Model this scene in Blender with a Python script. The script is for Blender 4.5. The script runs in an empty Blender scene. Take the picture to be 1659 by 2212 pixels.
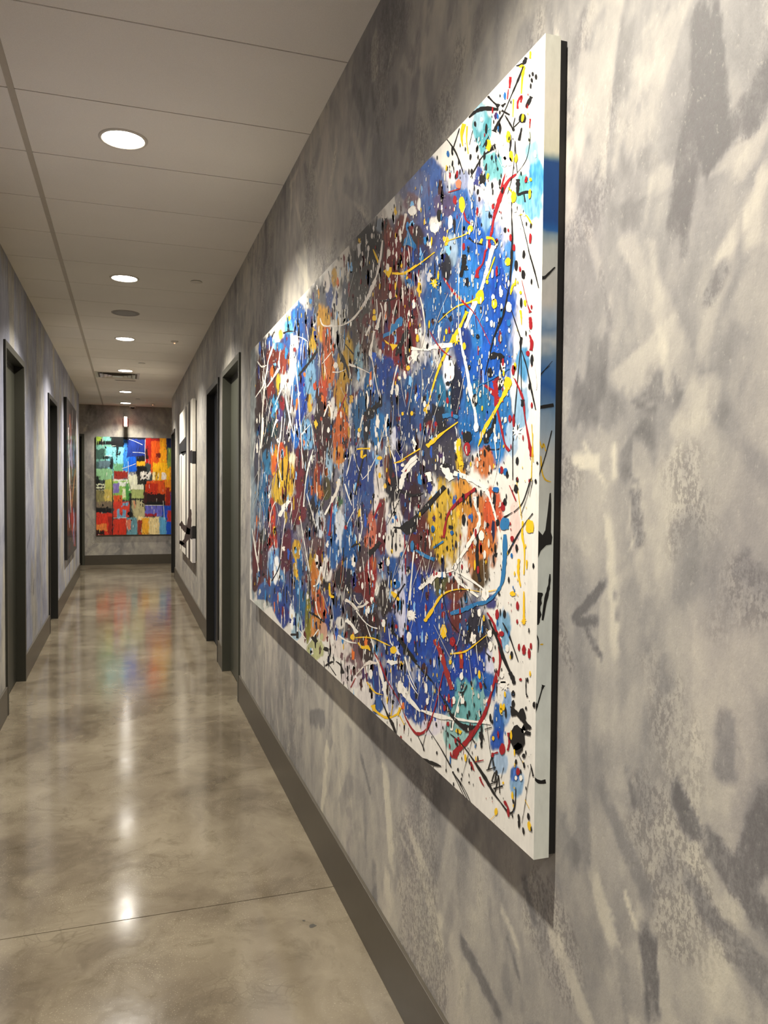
import bpy, bmesh, math, random
import numpy as np
from mathutils import Vector, Matrix

# ---------------------------------------------------------------- camera, light, exposure
C = bpy.context.scene.collection
SC = bpy.context.scene
XR, XL = 0.7727, -0.7697            # inner faces of the two corridor walls
HC = 3.1066                         # ceiling height
YC, YF = 14.33, 16.03               # end of the corridor walls, far wall
EYE = 1.5521
FPX = 1672.5                        # focal length in pixels of the 1659 px wide frame
FWD = Vector((0.31568185, 0.94834118, -0.03152742))
RGT = Vector((0.94886262, -0.31558271, 0.00820300))
UPV = Vector((0.00217026, 0.03250473, 0.99946923))

cd = bpy.data.cameras.new('camera')
cam = bpy.data.objects.new('camera', cd); C.objects.link(cam)
cam.matrix_world = Matrix(((RGT.x, UPV.x, -FWD.x, 0), (RGT.y, UPV.y, -FWD.y, 0), (RGT.z, UPV.z, -FWD.z, EYE), (0, 0, 0, 1)))
cd.sensor_fit = 'HORIZONTAL'; cd.sensor_width = 36.0; cd.lens = 36.0 * FPX / 1659.0
cd.clip_start = 0.02
SC.camera = cam

w = bpy.data.worlds.new('world'); SC.world = w; w.use_nodes = True
w.node_tree.nodes['Background'].inputs[0].default_value = (1, .95, .88, 1)
w.node_tree.nodes['Background'].inputs[1].default_value = 0.0
SC.view_settings.view_transform = 'Standard'; SC.view_settings.look = 'None'
SC.view_settings.gamma = 1.0; SC.view_settings.use_curve_mapping = False
SC.view_settings.exposure = 0.12
SC.cycles.max_bounces = 7; SC.cycles.diffuse_bounces = 5; SC.cycles.glossy_bounces = 3
SC.cycles.caustics_reflective = False; SC.cycles.caustics_refractive = False

LAMP_Y = [3.72, 6.18, 8.71, 11.11, 13.59, 15.45, 1.17, -1.25]     # the row of ceiling downlights
LAMP_DIM = [1, 1, 1, 1, 1, .5, 1, 1]
LAMP_W = 320.0                      # power of each downlight
LAMP_CONE = 128.0
LAMP_BLEND = 0.75
LAMP_COL = (1.0, 0.945, 0.845)
LENS_GLOW = 30.0
# ---------------------------------------------------------------- helpers
def srgb(r, g=None, b=None):
    if g is None: r, g, b = r
    f = lambda v: (v/255/12.92) if v/255 <= 0.04045 else ((v/255+0.055)/1.055)**2.4
    return (f(r), f(g), f(b))

def tag(o, label=None, cat=None, group=None, kind=None):
    if label: o['label'] = label
    if cat: o['category'] = cat
    if group: o['group'] = group
    if kind: o['kind'] = kind
    return o

def link_mesh(name, bm, mats, parent=None, smooth=False, bevel=0):
    me = bpy.data.meshes.new(name); bm.to_mesh(me); bm.free()
    if not isinstance(mats, (list, tuple)): mats = [mats]
    for m in mats: me.materials.append(m)
    if smooth:
        for p in me.polygons: p.use_smooth = True
    o = bpy.data.objects.new(name, me); C.objects.link(o)
    if parent: o.parent = parent
    if bevel:
        b = o.modifiers.new('bevel', 'BEVEL'); b.width = bevel; b.segments = 2; b.limit_method = 'ANGLE'
    return o

def box(bm, x0, x1, y0, y1, z0, z1, mi=0):
    v = [bm.verts.new((x, y, z)) for x in (x0, x1) for y in (y0, y1) for z in (z0, z1)]
    for f in ((0, 1, 3, 2), (4, 6, 7, 5), (0, 4, 5, 1), (2, 3, 7, 6), (0, 2, 6, 4), (1, 5, 7, 3)):
        bm.faces.new([v[i] for i in f]).material_index = mi

def disc(bm, x, y, z, r, n=48, r2=None, z2=None, mi=0, cap=True):
    """ring or cone band from radius r at z to r2 at z2; or a flat cap"""
    a = [bm.verts.new((x+r*math.cos(t), y+r*math.sin(t), z)) for t in [2*math.pi*i/n for i in range(n)]]
    if r2 is None:
        bm.faces.new(a).material_index = mi; return
    b = [bm.verts.new((x+r2*math.cos(t), y+r2*math.sin(t), z2)) for t in [2*math.pi*i/n for i in range(n)]]
    for i in range(n):
        bm.faces.new((a[i], a[(i+1) % n], b[(i+1) % n], b[i])).material_index = mi

def lathe(bm, x, y, prof, n=40, mi=0):
    rings = []
    for r, z in prof:
        rings.append([bm.verts.new((x+r*math.cos(2*math.pi*i/n), y+r*math.sin(2*math.pi*i/n), z)) for i in range(n)])
    for a, b in zip(rings, rings[1:]):
        for i in range(n):
            f = bm.faces.new((a[i], a[(i+1) % n], b[(i+1) % n], b[i])); f.material_index = mi; f.smooth = True
    for rg in (rings[0], rings[-1]):
        bm.faces.new(rg).material_index = mi

def empty(name, loc):
    o = bpy.data.objects.new(name, None); C.objects.link(o); o.location = loc; o.empty_display_size = .05
    return o

class NT:
    def __init__(s, name):
        s.m = bpy.data.materials.new(name); s.m.use_nodes = True
        s.t = s.m.node_tree; s.b = s.t.nodes['Principled BSDF']
    def n(s, typ, **kw):
        nd = s.t.nodes.new(typ)
        for k, v in kw.items():
            if k.startswith('i_'):
                key = k[2:]; key = int(key) if key.isdigit() else key.replace('_', ' ')
                nd.inputs[key].default_value = v
            else: setattr(nd, k, v)
        return nd
    def l(s, a, b): s.t.links.new(a, b)
    def math(s, op, a, b=None, c=None, clamp=False):
        nd = s.n('ShaderNodeMath', operation=op); nd.use_clamp = clamp
        for i, v in enumerate((a, b, c)):
            if v is None: continue
            if hasattr(v, 'node'): s.l(v, nd.inputs[i])
            else: nd.inputs[i].default_value = v
        return nd.outputs[0]
    def ramp(s, fac, pts, interp='LINEAR'):
        nd = s.n('ShaderNodeValToRGB'); cr = nd.color_ramp; cr.interpolation = interp
        while len(cr.elements) < len(pts): cr.elements.new(0.5)
        for e, (p, c) in zip(cr.elements, pts):
            e.position = p; e.color = (c[0], c[1], c[2], 1) if hasattr(c, '__len__') else (c, c, c, 1)
        s.l(fac, nd.inputs[0]); return nd.outputs[0]
    def mix(s, fac, a, b, mode='MIX'):
        nd = s.n('ShaderNodeMix', data_type='RGBA', blend_type=mode)
        for sock, v in ((nd.inputs[0], fac), (nd.inputs[6], a), (nd.inputs[7], b)):
            if hasattr(v, 'node'): s.l(v, sock)
            elif hasattr(v, '__len__'): sock.default_value = (v[0], v[1], v[2], 1)
            else: sock.default_value = v
        return nd.outputs[2]
    def noise(s, vec, scale, detail=4, rough=.55, dist=0, typ=None):
        nd = s.n('ShaderNodeTexNoise'); nd.inputs['Scale'].default_value = scale
        nd.inputs['Detail'].default_value = detail; nd.inputs['Roughness'].default_value = rough
        nd.inputs['Distortion'].default_value = dist
        s.l(vec, nd.inputs['Vector']); return nd
    def mapping(s, vec, scale=(1, 1, 1), rot=(0, 0, 0), loc=(0, 0, 0)):
        nd = s.n('ShaderNodeMapping'); nd.inputs['Scale'].default_value = scale
        nd.inputs['Rotation'].default_value = rot; nd.inputs['Location'].default_value = loc
        s.l(vec, nd.inputs['Vector']); return nd.outputs[0]
    def bump(s, h, strength=.2, dist=.01):
        nd = s.n('ShaderNodeBump'); nd.inputs['Strength'].default_value = strength
        nd.inputs['Distance'].default_value = dist; s.l(h, nd.inputs['Height'])
        s.l(nd.outputs[0], s.b.inputs['Normal'])
    def set(s, color=None, rough=None, metal=None, spec=None):
        B = s.b.inputs
        for key, v in (('Base Color', color), ('Roughness', rough), ('Metallic', metal), ('Specular IOR Level', spec)):
            if v is None: continue
            if hasattr(v, 'node'): s.l(v, B[key])
            elif key == 'Base Color': B[key].default_value = (v[0], v[1], v[2], 1)
            else: B[key].default_value = v
        return s.m

def paint_mat(name, col, rough=.5, metal=0, var=.06, scale=25, spec=.5):
    t = NT(name); g = t.n('ShaderNodeNewGeometry')
    nz = t.noise(g.outputs['Position'], scale, 3)
    f = t.ramp(nz.outputs[0], [(.3, 1-var), (.7, 1+var)])
    c = t.mix(1.0, col, f, 'MULTIPLY')
    t.bump(nz.outputs[0], .05, .001)
    return t.set(c, rough, metal, spec)

def emit_mat(name, col, strength):
    t = NT(name); t.set(col, .4)
    t.b.inputs['Emission Color'].default_value = (*col, 1); t.b.inputs['Emission Strength'].default_value = strength
    return t.m

# ---------------------------------------------------------------- troweled plaster
def px_to_wall(px, py, X):
    """photo pixel -> (y, z) on the vertical plane x = X"""
    d = FWD + RGT*((px-829.5)/FPX) - UPV*((py-1106.0)/FPX)
    k = X/d.x
    return d.y*k, d.z*k+EYE

def vnoise(shape, cell, rng, octaves=4, gain=.55, aniso=(1, 1)):
    """smooth value noise, 0..1"""
    out = np.zeros(shape); amp = 1; tot = 0
    for o in range(octaves):
        cy, cx = max(cell*aniso[0]/2**o, 1), max(cell*aniso[1]/2**o, 1)
        g = rng.random((int(shape[0]/cy)+3, int(shape[1]/cx)+3))
        yy = np.arange(shape[0])/cy; xx = np.arange(shape[1])/cx
        iy = yy.astype(int); ix = xx.astype(int); fy = yy-iy; fx = xx-ix
        fy = fy*fy*(3-2*fy); fx = fx*fx*(3-2*fx)
        r0 = g[iy][:, ix]*(1-fx)+g[iy][:, ix+1]*fx
        r1 = g[iy+1][:, ix]*(1-fx)+g[iy+1][:, ix+1]*fx
        out += amp*(r0*(1-fy[:, None])+r1*fy[:, None]); tot += amp; amp *= gain
    return out/tot

def plaster_raster(y0, y1, res, seed, strokes=(), n_per_m2=100):
    """tone map of a hand-troweled wall: v in about -1..1, and a roughness (speckle) mask"""
    rng = np.random.default_rng(seed)
    ny, nz = int((y1-y0)/res)+2, int(3.12/res)+2
    base = (vnoise((ny, nz), .5/res, rng, 5, .55, (1, 1.5))-.5)*2.2
    br = (vnoise((ny, nz), .06/res, rng, 4, .6, (1, 3.0))-.5)*.9
    T = base+br
    S = np.clip((vnoise((ny, nz), .35/res, rng, 4, .6)-.56)*5, 0, 1)
    grain = .55*vnoise((ny, nz), .025/res, rng, 3, .8, (1, 1.8))+.45*vnoise((ny, nz), .11/res, rng, 3, .6, (1, 1.8))
    def put(cy, cz, ln, wd, ang, tone, op, spk, feather=.5):
        r = max(ln, wd)*.75
        a0, a1 = int((cy-r-y0)/res), int((cy+r-y0)/res)+1; b0, b1 = int((cz-r)/res), int((cz+r)/res)+1
        a0, b0, a1, b1 = max(a0, 0), max(b0, 0), min(a1, ny), min(b1, nz)
        if a1-a0 < 2 or b1-b0 < 2: return
        Y, Z = np.meshgrid(y0+np.arange(a0, a1)*res-cy, np.arange(b0, b1)*res-cz, indexing='ij')
        l = Y*math.sin(ang)+Z*math.cos(ang); m = Y*math.cos(ang)-Z*math.sin(ang)
        m = m+.25*wd*np.sin(l/ln*2.2+cy*7)
        g = grain[a0:a1, b0:b1]
        e1 = np.clip((.5*wd-m)/(.06*wd+.001), 0, 1)                   # crisp side
        e2 = np.clip((.5*wd+m)/(feather*wd), 0, 1)                    # feathered side
        e3 = np.clip((.5*ln-np.abs(l))/(.22*ln), 0, 1)
        k = e1*e2*e3
        k = np.clip((k+(g-.5)*2.6-.34)/.42, 0, 1)*np.clip(k*4, 0, 1)*op
        T[a0:a1, b0:b1] = T[a0:a1, b0:b1]*(1-k)+tone*k
        if spk is not None: S[a0:a1, b0:b1] = S[a0:a1, b0:b1]*(1-k)+spk*k
    N = int((y1-y0)*3.1*n_per_m2)
    for i in range(N):
        cy, cz = rng.uniform(y0, y1), rng.uniform(0, 3.1)
        ang = rng.normal(0, .42) if rng.random() < .8 else rng.uniform(-1.5, 1.5)
        tone = rng.normal(0, .6)+T[min(int((cy-y0)/res), ny-1), min(int(cz/res), nz-1)]*.5
        put(cy, cz, rng.uniform(.09, .42), rng.uniform(.02, .11),
            ang, tone, rng.uniform(.2, .62), rng.uniform(0, .6) if rng.random() < .4 else None)
    for st in strokes:
        (cy, cz), (dy, dz), wd, tone, op, spk = st
        put(cy, cz, math.hypot(dy, dz), wd, math.atan2(dy, dz), tone, op, spk, .35)
    return T, S, y0, res

def wall_paint_attr(me, raster, hue_seed, coord):
    """per-vertex pigment tone / speckle of the plaster"""
    T, S, y0, res = raster
    n = len(me.vertices); co = np.empty(n*3); me.vertices.foreach_get('co', co); co = co.reshape(-1, 3)
    u = (co[:, coord]-y0)/res; v = co[:, 2]/res
    u = np.clip(u, 0, T.shape[0]-1.001); v = np.clip(v, 0, T.shape[1]-1.001)
    iu, iv = u.astype(int), v.astype(int); fu, fv = u-iu, v-iv
    def smp(A): return (A[iu, iv]*(1-fu)*(1-fv)+A[iu+1, iv]*fu*(1-fv)+A[iu, iv+1]*(1-fu)*fv+A[iu+1, iv+1]*fu*fv)
    rng = np.random.default_rng(hue_seed)
    H = vnoise(T.shape, .3/res, rng, 3, .5, (.7, 2.2))
    col = np.stack([np.clip(smp(T)*.5*.66+.51, 0, 1), smp(S), smp(H), np.ones(n)], 1).astype(np.float32)
    at = me.color_attributes.new('pigment', 'FLOAT_COLOR', 'POINT'); at.data.foreach_set('color', col.ravel())

def plaster(name, blue=0.0):
    t = NT(name); g = t.n('ShaderNodeNewGeometry'); P = g.outputs['Position']
    at = t.n('ShaderNodeAttribute'); at.attribute_name = 'pigment'
    s = t.n('ShaderNodeSeparateColor'); t.l(at.outputs['Color'], s.inputs[0])
    mdn = t.noise(t.mapping(P, (1, 1, .6)), 17, 4, .68).outputs[0]
    tv = t.math('MULTIPLY_ADD', mdn, .42, t.math('SUBTRACT', s.outputs[0], .21))
    tone = t.ramp(tv, [(.10, srgb(100, 98, 96)), (.32, srgb(132, 129, 125)), (.50, srgb(157, 152, 143)),
                                 (.66, srgb(177, 171, 157)), (.88, srgb(199, 192, 172))])
    fine = t.noise(t.mapping(P, (1, 1, .62)), 130, 3, .7).outputs[0]
    spk = t.math('MULTIPLY', t.ramp(fine, [(.46, 0), (.56, 1)]), t.ramp(t.math('MULTIPLY_ADD', mdn, .9, t.math('SUBTRACT', s.outputs[1], .45)), [(.12, 0), (.5, 1)]))
    c = t.mix(t.math('MULTIPLY', spk, .55), tone, srgb(98, 94, 93))
    lf = t.ramp(fine, [(.30, 1), (.38, 0)])
    c = t.mix(t.math('MULTIPLY', lf, .20), c, srgb(196, 190, 176))
    c = t.mix(t.ramp(s.outputs[2], [(.5, 0), (.7, .6)]), c, t.mix(1.0, c, (.985, .96, 1.0), 'MULTIPLY'))
    if blue:
        c = t.mix(t.ramp(s.outputs[2], [(.32, 0), (.52, blue)]), c, t.mix(1.0, c, (.80, .89, 1.26), 'MULTIPLY'))
    t.bump(fine, .25, .0025)
    return t.set(c, .6, 0, .35)

M_PL = plaster('plaster_warm')
M_PLB = plaster('plaster_cool', .95)

def tile_mat():
    t = NT('ceiling_tile'); g = t.n('ShaderNodeNewGeometry')
    a = t.noise(g.outputs['Position'], 420, 2, .7).outputs[0]
    b = t.noise(g.outputs['Position'], 1.3, 2, .5).outputs[0]
    c = t.mix(1.0, t.ramp(a, [(.3, srgb(234, 228, 216)), (.7, srgb(248, 242, 230))]), t.ramp(b, [(.3, .96), (.7, 1.03)]), 'MULTIPLY')
    t.bump(a, .35, .001)
    return t.set(c, .95, 0, .1)
M_TILE = tile_mat()
M_TEE = paint_mat('ceiling_grid_metal', srgb(188, 178, 160), .5, 0, .03)
M_TEEDARK = paint_mat('ceiling_grid_reveal', srgb(105, 95, 82), .7, 0, .05)

def floor_mat():
    t = NT('polished_concrete'); g = t.n('ShaderNodeNewGeometry'); P = g.outputs['Position']
    wn = t.noise(P, 1.5, 3, .6)
    wv = t.n('ShaderNodeVectorMath', operation='MULTIPLY_ADD'); t.l(wn.outputs['Color'], wv.inputs[0])
    wv.inputs[1].default_value = (.5, .5, 0); t.l(P, wv.inputs[2]); W = wv.outputs[0]
    big = t.noise(t.mapping(W, (1, .8, 1)), 1.9, 4, .62, 0).outputs[0]
    c = t.ramp(big, [(.28, srgb(80, 71, 58)), (.42, srgb(100, 90, 75)), (.55, srgb(117, 107, 90)), (.72, srgb(132, 122, 104))])
    mid = t.noise(W, 9, 4, .7, 0).outputs[0]
    c = t.mix(t.ramp(mid, [(.30, .4), (.46, 0)]), c, srgb(72, 64, 48))
    c = t.mix(t.ramp(mid, [(.56, 0), (.76, .3)]), c, srgb(142, 132, 108))
    # dark mottles with cell-like crazing
    vo = t.n('ShaderNodeTexVoronoi', feature='DISTANCE_TO_EDGE'); vo.inputs['Scale'].default_value = 26
    t.l(W, vo.inputs['Vector'])
    crz = t.math('MULTIPLY', t.ramp(vo.outputs['Distance'], [(0, 1), (.09, 0)]), t.ramp(t.noise(P, 2.4, 3).outputs[0], [(.55, 0), (.68, .35)]))
    c = t.mix(crz, c, srgb(74, 67, 54))
    # pale and dark grit
    sp = t.noise(P, 170, 2, .8).outputs[0]
    gm = t.ramp(t.noise(P, 3.0, 3).outputs[0], [(.42, .15), (.62, 1)])
    c = t.mix(t.math('MULTIPLY', t.ramp(sp, [(.61, 0), (.70, .4)]), gm), c, srgb(214, 203, 172))
    c = t.mix(t.math('MULTIPLY', t.ramp(sp, [(.30, .45), (.37, 0)]), gm), c, srgb(98, 86, 66))
    r = t.ramp(mid, [(.3, .10), (.7, .15)])
    t.bump(t.noise(P, 14, 2).outputs[0], .06, .002)
    return t.set(c, r, 0, .8)
M_FLOOR = floor_mat()
M_BASE = paint_mat('base_trim_paint', srgb(70, 64, 54), .38, 0, .05)
M_FRAME = paint_mat('door_frame_paint', srgb(62, 62, 53), .36, 0, .04)
M_FRAMEDK = paint_mat('dark_frame_paint', srgb(26, 25, 22), .4, 0, .04)
M_LEAF = paint_mat('grey_door_paint', srgb(66, 67, 57), .42, 0, .05)
M_LEAFNAVY = paint_mat('navy_door_paint', srgb(20, 27, 40), .4, 0, .08)
M_LEAFDK = paint_mat('dark_door_paint', srgb(22, 21, 18), .42, 0, .08)
M_FRAMESHADE = paint_mat('shaded_frame_paint', srgb(44, 43, 35), .38, 0, .04)  # darker copy of the frame paint: shade of the unlit jamb in its colour
M_LEAFSHADE = paint_mat('shaded_door_paint', srgb(48, 48, 39), .42, 0, .05)  # grey door paint darkened likewise, shade painted into the leaf of door 4
M_CHROME = paint_mat('satin_steel', srgb(190, 186, 175), .25, 1, .03)
M_BLACK = paint_mat('black_stain', srgb(16, 14, 12), .5, 0, .1)
M_WHITE = paint_mat('white_plastic', srgb(215, 208, 194), .45, 0, .02)

# ---------------------------------------------------------------- setting
Y0B = -3.6
def wall_mesh(name, plane_x, back_x, ys, zs, openings, mat, raster, hue, axis=0):
    """vertical wall: finely divided painted face plus plain back and returns. axis 0: plane x = const"""
    ys = np.array(ys); zs = np.array(zs); ny, nz = len(ys), len(zs)
    V = []; F = []
    Yg, Zg = np.meshgrid(ys, zs, indexing='ij')
    co = np.stack([np.full(ny*nz, plane_x), Yg.ravel(), Zg.ravel()], 1)
    ii, jj = np.meshgrid(np.arange(ny-1), np.arange(nz-1), indexing='ij')
    yc, zc = (ys[:-1]+ys[1:])/2, (zs[:-1]+zs[1:])/2
    keep = np.ones((ny-1, nz-1), bool)
    for a, b, h in openings: keep &= ~(((yc > a) & (yc < b))[:, None] & (zc < h)[None, :])
    ii, jj = ii[keep], jj[keep]
    q = np.stack([ii*nz+jj, (ii+1)*nz+jj, (ii+1)*nz+jj+1, ii*nz+jj+1], 1)
    if (back_x > plane_x) == (axis == 0): q = q[:, ::-1]
    # solid behind
    bm = bmesh.new(); y = ys[0]; p, r = min(plane_x, back_x), max(plane_x, back_x)
    e = .0008 if back_x > plane_x else -.0008
    for a, b, h in list(openings)+[(ys[-1], ys[-1], 0)]:
        if a > y: box(bm, plane_x+e, back_x, y, a, 0, HC)
        if b > a: box(bm, plane_x+e, back_x, a, b, h, HC)
        y = b
    bm.verts.ensure_lookup_table(); bm.verts.index_update()
    c2 = np.array([v.co[:] for v in bm.verts]); q2 = [[v.index+ny*nz for v in f.verts] for f in bm.faces]; bm.free()
    co = np.concatenate([co, c2])
    if axis == 1: co = co[:, [1, 0, 2]]
    me = bpy.data.meshes.new(name); me.from_pydata(co.tolist(), [], q.tolist()+q2)
    me.materials.append(mat); wall_paint_attr(me, raster, hue, 1 if axis == 0 else 0)
    o = bpy.data.objects.new(name, me); C.objects.link(o)
    return tag(o, kind='structure')

def steps(*segs):
    """breakpoints with a step size each: (start, step), ..., end"""
    out = []
    for (a, st), nx in zip(segs[:-1], segs[1:]):
        b = nx[0] if isinstance(nx, tuple) else nx
        n = max(1, round((b-a)/st)); out += [a+(b-a)*i/n for i in range(n)]
    return out+[segs[-1]]
def with_cuts(ys, cuts):
    ys = [y for y in ys if all(abs(y-c) > .004 for c in cuts)]+list(cuts)
    return sorted(ys)

HEAD = 2.455; CUT = .04
RD = [(5.61, 6.54, HEAD), (6.94, 7.87, HEAD), (13.39, 14.28, HEAD)]
LD = [(5.73, 6.65, HEAD+.01), (8.76, 9.68, HEAD)]
# traced trowel marks on the near stretch of the right wall: (x0, y0, x1, y1, width m, tone, opacity, speckle)
TR = [(1500, 60, 1560, 330, .075, -1.5, .9, 1), (1490, 200, 1470, 520, .07, -1.3, .85, 1), (1640, 130, 1600, 300, .07, -1.3, .8, 1),
      (1420, 0, 1405, 110, .006, -1.5, .8, 0), (1450, 0, 1408, 100, .012, -1.1, .7, .3), (1520, 10, 1548, 190, .010, -1.4, .8, .3),
      (1270, 10, 1230, 150, .03, -1.0, .7, .6), (1655, 330, 1560, 560, .04, .55, .8, 0), (1560, 560, 1530, 660, .03, -.9, .6, .8),
      (1330, -60, 1270, 380, .17, .42, .5, 0), (1440, 0, 1380, 330, .15, .42, .45, 0), (1300, 590, 1320, 700, .02, -.9, .7, .4),
      (1240, 985, 1290, 1000, .03, 1.0, .8, 0), (1330, 960, 1330, 1035, .020, 1.1, .8, 0), (1265, 960, 1308, 1045, .014, 1.0, .8, 0),
      (1370, 870, 1420, 885, .012, -1.4, .8, .5), (1350, 1010, 1380, 1045, .012, -1.2, .6, .4), (1370, 1060, 1390, 1190, .04, -1.0, .7, .8),
      (1240, 1330, 1305, 1260, .02, -1.8, .9, 1), (1245, 1340, 1290, 1340, .02, -1.8, .8, 1), (1262, 1350, 1300, 1420, .012, -1.6, .85, .8),
      (1330, 1280, 1334, 1340, .006, -1.6, .8, .6), (1210, 1340, 1235, 1450, .04, -.2, .7, 1), (1345, 1220, 1370, 1160, .01, 1.2, .6, 0),
      (1500, 1170, 1530, 1240, .008, -1.0, .6, 0), (1580, 1230, 1659, 1300, .06, -1.0, .7, .7), (1420, 1420, 1450, 1500, .09, -.8, .7, .2),
      (1545, 1530, 1570, 1690, .05, -.9, .8, .2), (1560, 1560, 1600, 1660, .03, -.5, .6, 0), (1450, 1720, 1510, 1800, .05, -1.3, .9, .9),
      (1350, 1650, 1375, 1740, .02, -1.1, .7, .6), (1265, 1560, 1270, 1900, .035, -.8, .7, .1), (1300, 1700, 1400, 1920, .05, -.9, .7, .2),
      (1520, 1840, 1659, 2000, .06, -1.1, .8, .9), (1395, 2010, 1420, 2210, .05, -1.4, .85, .7), (1350, 1930, 1375, 2000, .012, 1.3, .8, 0),
      (1310, 1950, 1330, 1990, .008, 1.3, .8, 0), (1280, 1870, 1330, 2040, .05, 1.0, .7, 0), (1130, 1890, 1150, 1990, .03, -1.3, .8, .3),
      (1080, 1960, 1120, 2060, .03, 1.1, .8, 0), (960, 1600, 1010, 1700, .05, -.8, .6, 0), (1000, 2050, 1080, 2212, .05, -1.2, .8, .4),
      (780, 1640, 800, 1720, .03, -1.1, .8, .1), (1090, 2010, 1120, 2120, .02, -1.3, .7, .2), (1200, 2010, 1270, 2212, .06, .9, .7, 0),
      (1640, 1690, 1600, 1900, .07, -1.2, .8, 1), (1470, 1900, 1560, 2010, .05, -1.0, .7, .9), (1560, 2060, 1659, 2130, .07, -.9, .7, .5),
      (720, 1480, 760, 1560, .05, .9, .6, 0), (880, 1780, 930, 1900, .05, .9, .6, 0), (640, 560, 700, 700, .06, .9, .5, 0)]
strokes = []
for x0, y0, x1, y1, wd, tn, op, sk in TR:
    a, b = px_to_wall(x0, y0, XR), px_to_wall(x1, y1, XR)
    ln = 1.35
    strokes.append((((a[0]+b[0])/2, (a[1]+b[1])/2), ((b[0]-a[0])*ln, (b[1]-a[1])*ln), wd, tn, op, sk))
ZS = lambda st: list(np.linspace(0, HC, int(HC/st)+1))
rR = plaster_raster(Y0B, YC+.1, .006, 11, strokes)
cuts = [v for d in RD for v in (d[0]-CUT, d[1]+CUT)]
ysR = with_cuts(steps((Y0B, .25), (.55, .0065), (1.6, .011), (4.9, .03), (8.5, .05), YC), cuts)
wall_mesh('wall_right', XR, XR+.14, ysR, sorted(ZS(.0085)+[HEAD+CUT]), [(a-CUT, b+CUT, h+CUT) for a, b, h in RD], M_PL, rR, 5)
rL = plaster_raster(Y0B, YC+.1, .012, 23, (), 40)
cuts = [v for d in LD for v in (d[0]-CUT, d[1]+CUT)]
ysL = with_cuts(steps((Y0B, .25), (4.5, .02), (9, .03), YC), cuts)
wall_mesh('wall_left', XL, XL-.14, ysL, sorted(ZS(.014)+[HEAD+CUT, HEAD+.01+CUT]), [(a-CUT, b+CUT, h+CUT) for a, b, h in LD], M_PLB, rL, 6)
FDX0, FDX1 = -1.73, -.815
rF = plaster_raster(-4.1, 4.1, .012, 37, (), 60)
ysF = with_cuts(steps((-4.1, .3), (-.9, .014), (1.1, .2), 4.1), [FDX0-CUT, FDX1+CUT])
wall_mesh('wall_far', YF, YF+.14, ysF, sorted(ZS(.014)+[2.49+CUT]), [(FDX0-CUT, FDX1+CUT, 2.49+CUT)], M_PL, rF, 7, axis=1)
wall_mesh('wall_back', Y0B, Y0B-.14, steps((-.95, .2), .95), ZS(.2), [], M_PL, rF, 8, axis=1)
for nm, a, b in (('wall_cross_left', -4.1, XL-.14), ('wall_cross_right', XR+.14, 4.1)):
    wall_mesh(nm, YC, YC-.13, steps((a, .1), b), ZS(.1), [], M_PL, rF, 9, axis=1)
rS = plaster_raster(14.1, 16.3, .02, 41)
for nm, x in (('wall_side_left', -4.0), ('wall_side_right', 4.0)):
    wall_mesh(nm, x, x+(.1 if x > 0 else -.1), steps((14.15, .2), 16.1), ZS(.2), [], M_PL, rS, 10)

# floor: two slabs with a sawn joint between them
bm = bmesh.new(); JY = 2.870
box(bm, -4.1, 4.1, Y0B-.14, JY-.002, -.1, 0); box(bm, -4.1, 4.1, JY+.002, YF+.14, -.1, 0)
box(bm, -4.1, 4.1, JY-.002, JY+.002, -.1, -.006, 1)
rf = random.Random(2)
for fx_, fy_, fr_ in ((.622, 2.630, .013), (.600, 2.672, .005), (-.275, 6.33, .006), (.30, 3.9, .004)):
    ring_ = [bm.verts.new((fx_+fr_*rf.uniform(.7, 1.2)*math.cos(t), fy_+fr_*rf.uniform(.7, 1.2)*math.sin(t), .0004)) for t in [i*math.pi/6 for i in range(12)]]
    bm.faces.new(ring_).material_index = 2
tag(link_mesh('floor', bm, [M_FLOOR, M_TEEDARK, paint_mat('floor_chip', srgb(58, 54, 46), .5)]), kind='structure')

# ceiling: lay-in panels 0.61 x 1.22, a runner along the corridor, thin reveals between panels
bm = bmesh.new(); ST = .6096; TY0 = 2.7855; XB = -.4267
k0 = math.floor((Y0B-TY0)/ST); k1 = math.ceil((YF-TY0)/ST)
def panel(x0, x1, y0, y1):
    g = .0035
    box(bm, x0, x1, max(y0+g, Y0B), min(y1-g, YF), HC, HC+.02, 0)
for k in range(k0, k1):
    y0, y1 = TY0+k*ST, TY0+(k+1)*ST
    panel(XB+.013, XR+.1, y0, y1); panel(XL-.1, XB-.013, y0, y1)
    if y1 > YC-.2:
        panel(XR+.104, XR+1.3, y0, y1); panel(XR+1.304, 4, y0, y1); panel(-2.0, XL-.104, y0, y1); panel(-4, -2.004, y0, y1)
box(bm, -4.1, 4.1, Y0B-.14, YF+.14, HC+.005, HC+.05, 2)
box(bm, XB-.0125, XB+.0125, Y0B, YF, HC-.0015, HC+.01, 1)
tag(link_mesh('ceiling', bm, [M_TILE, M_TEE, M_TEEDARK]), kind='structure')

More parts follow.
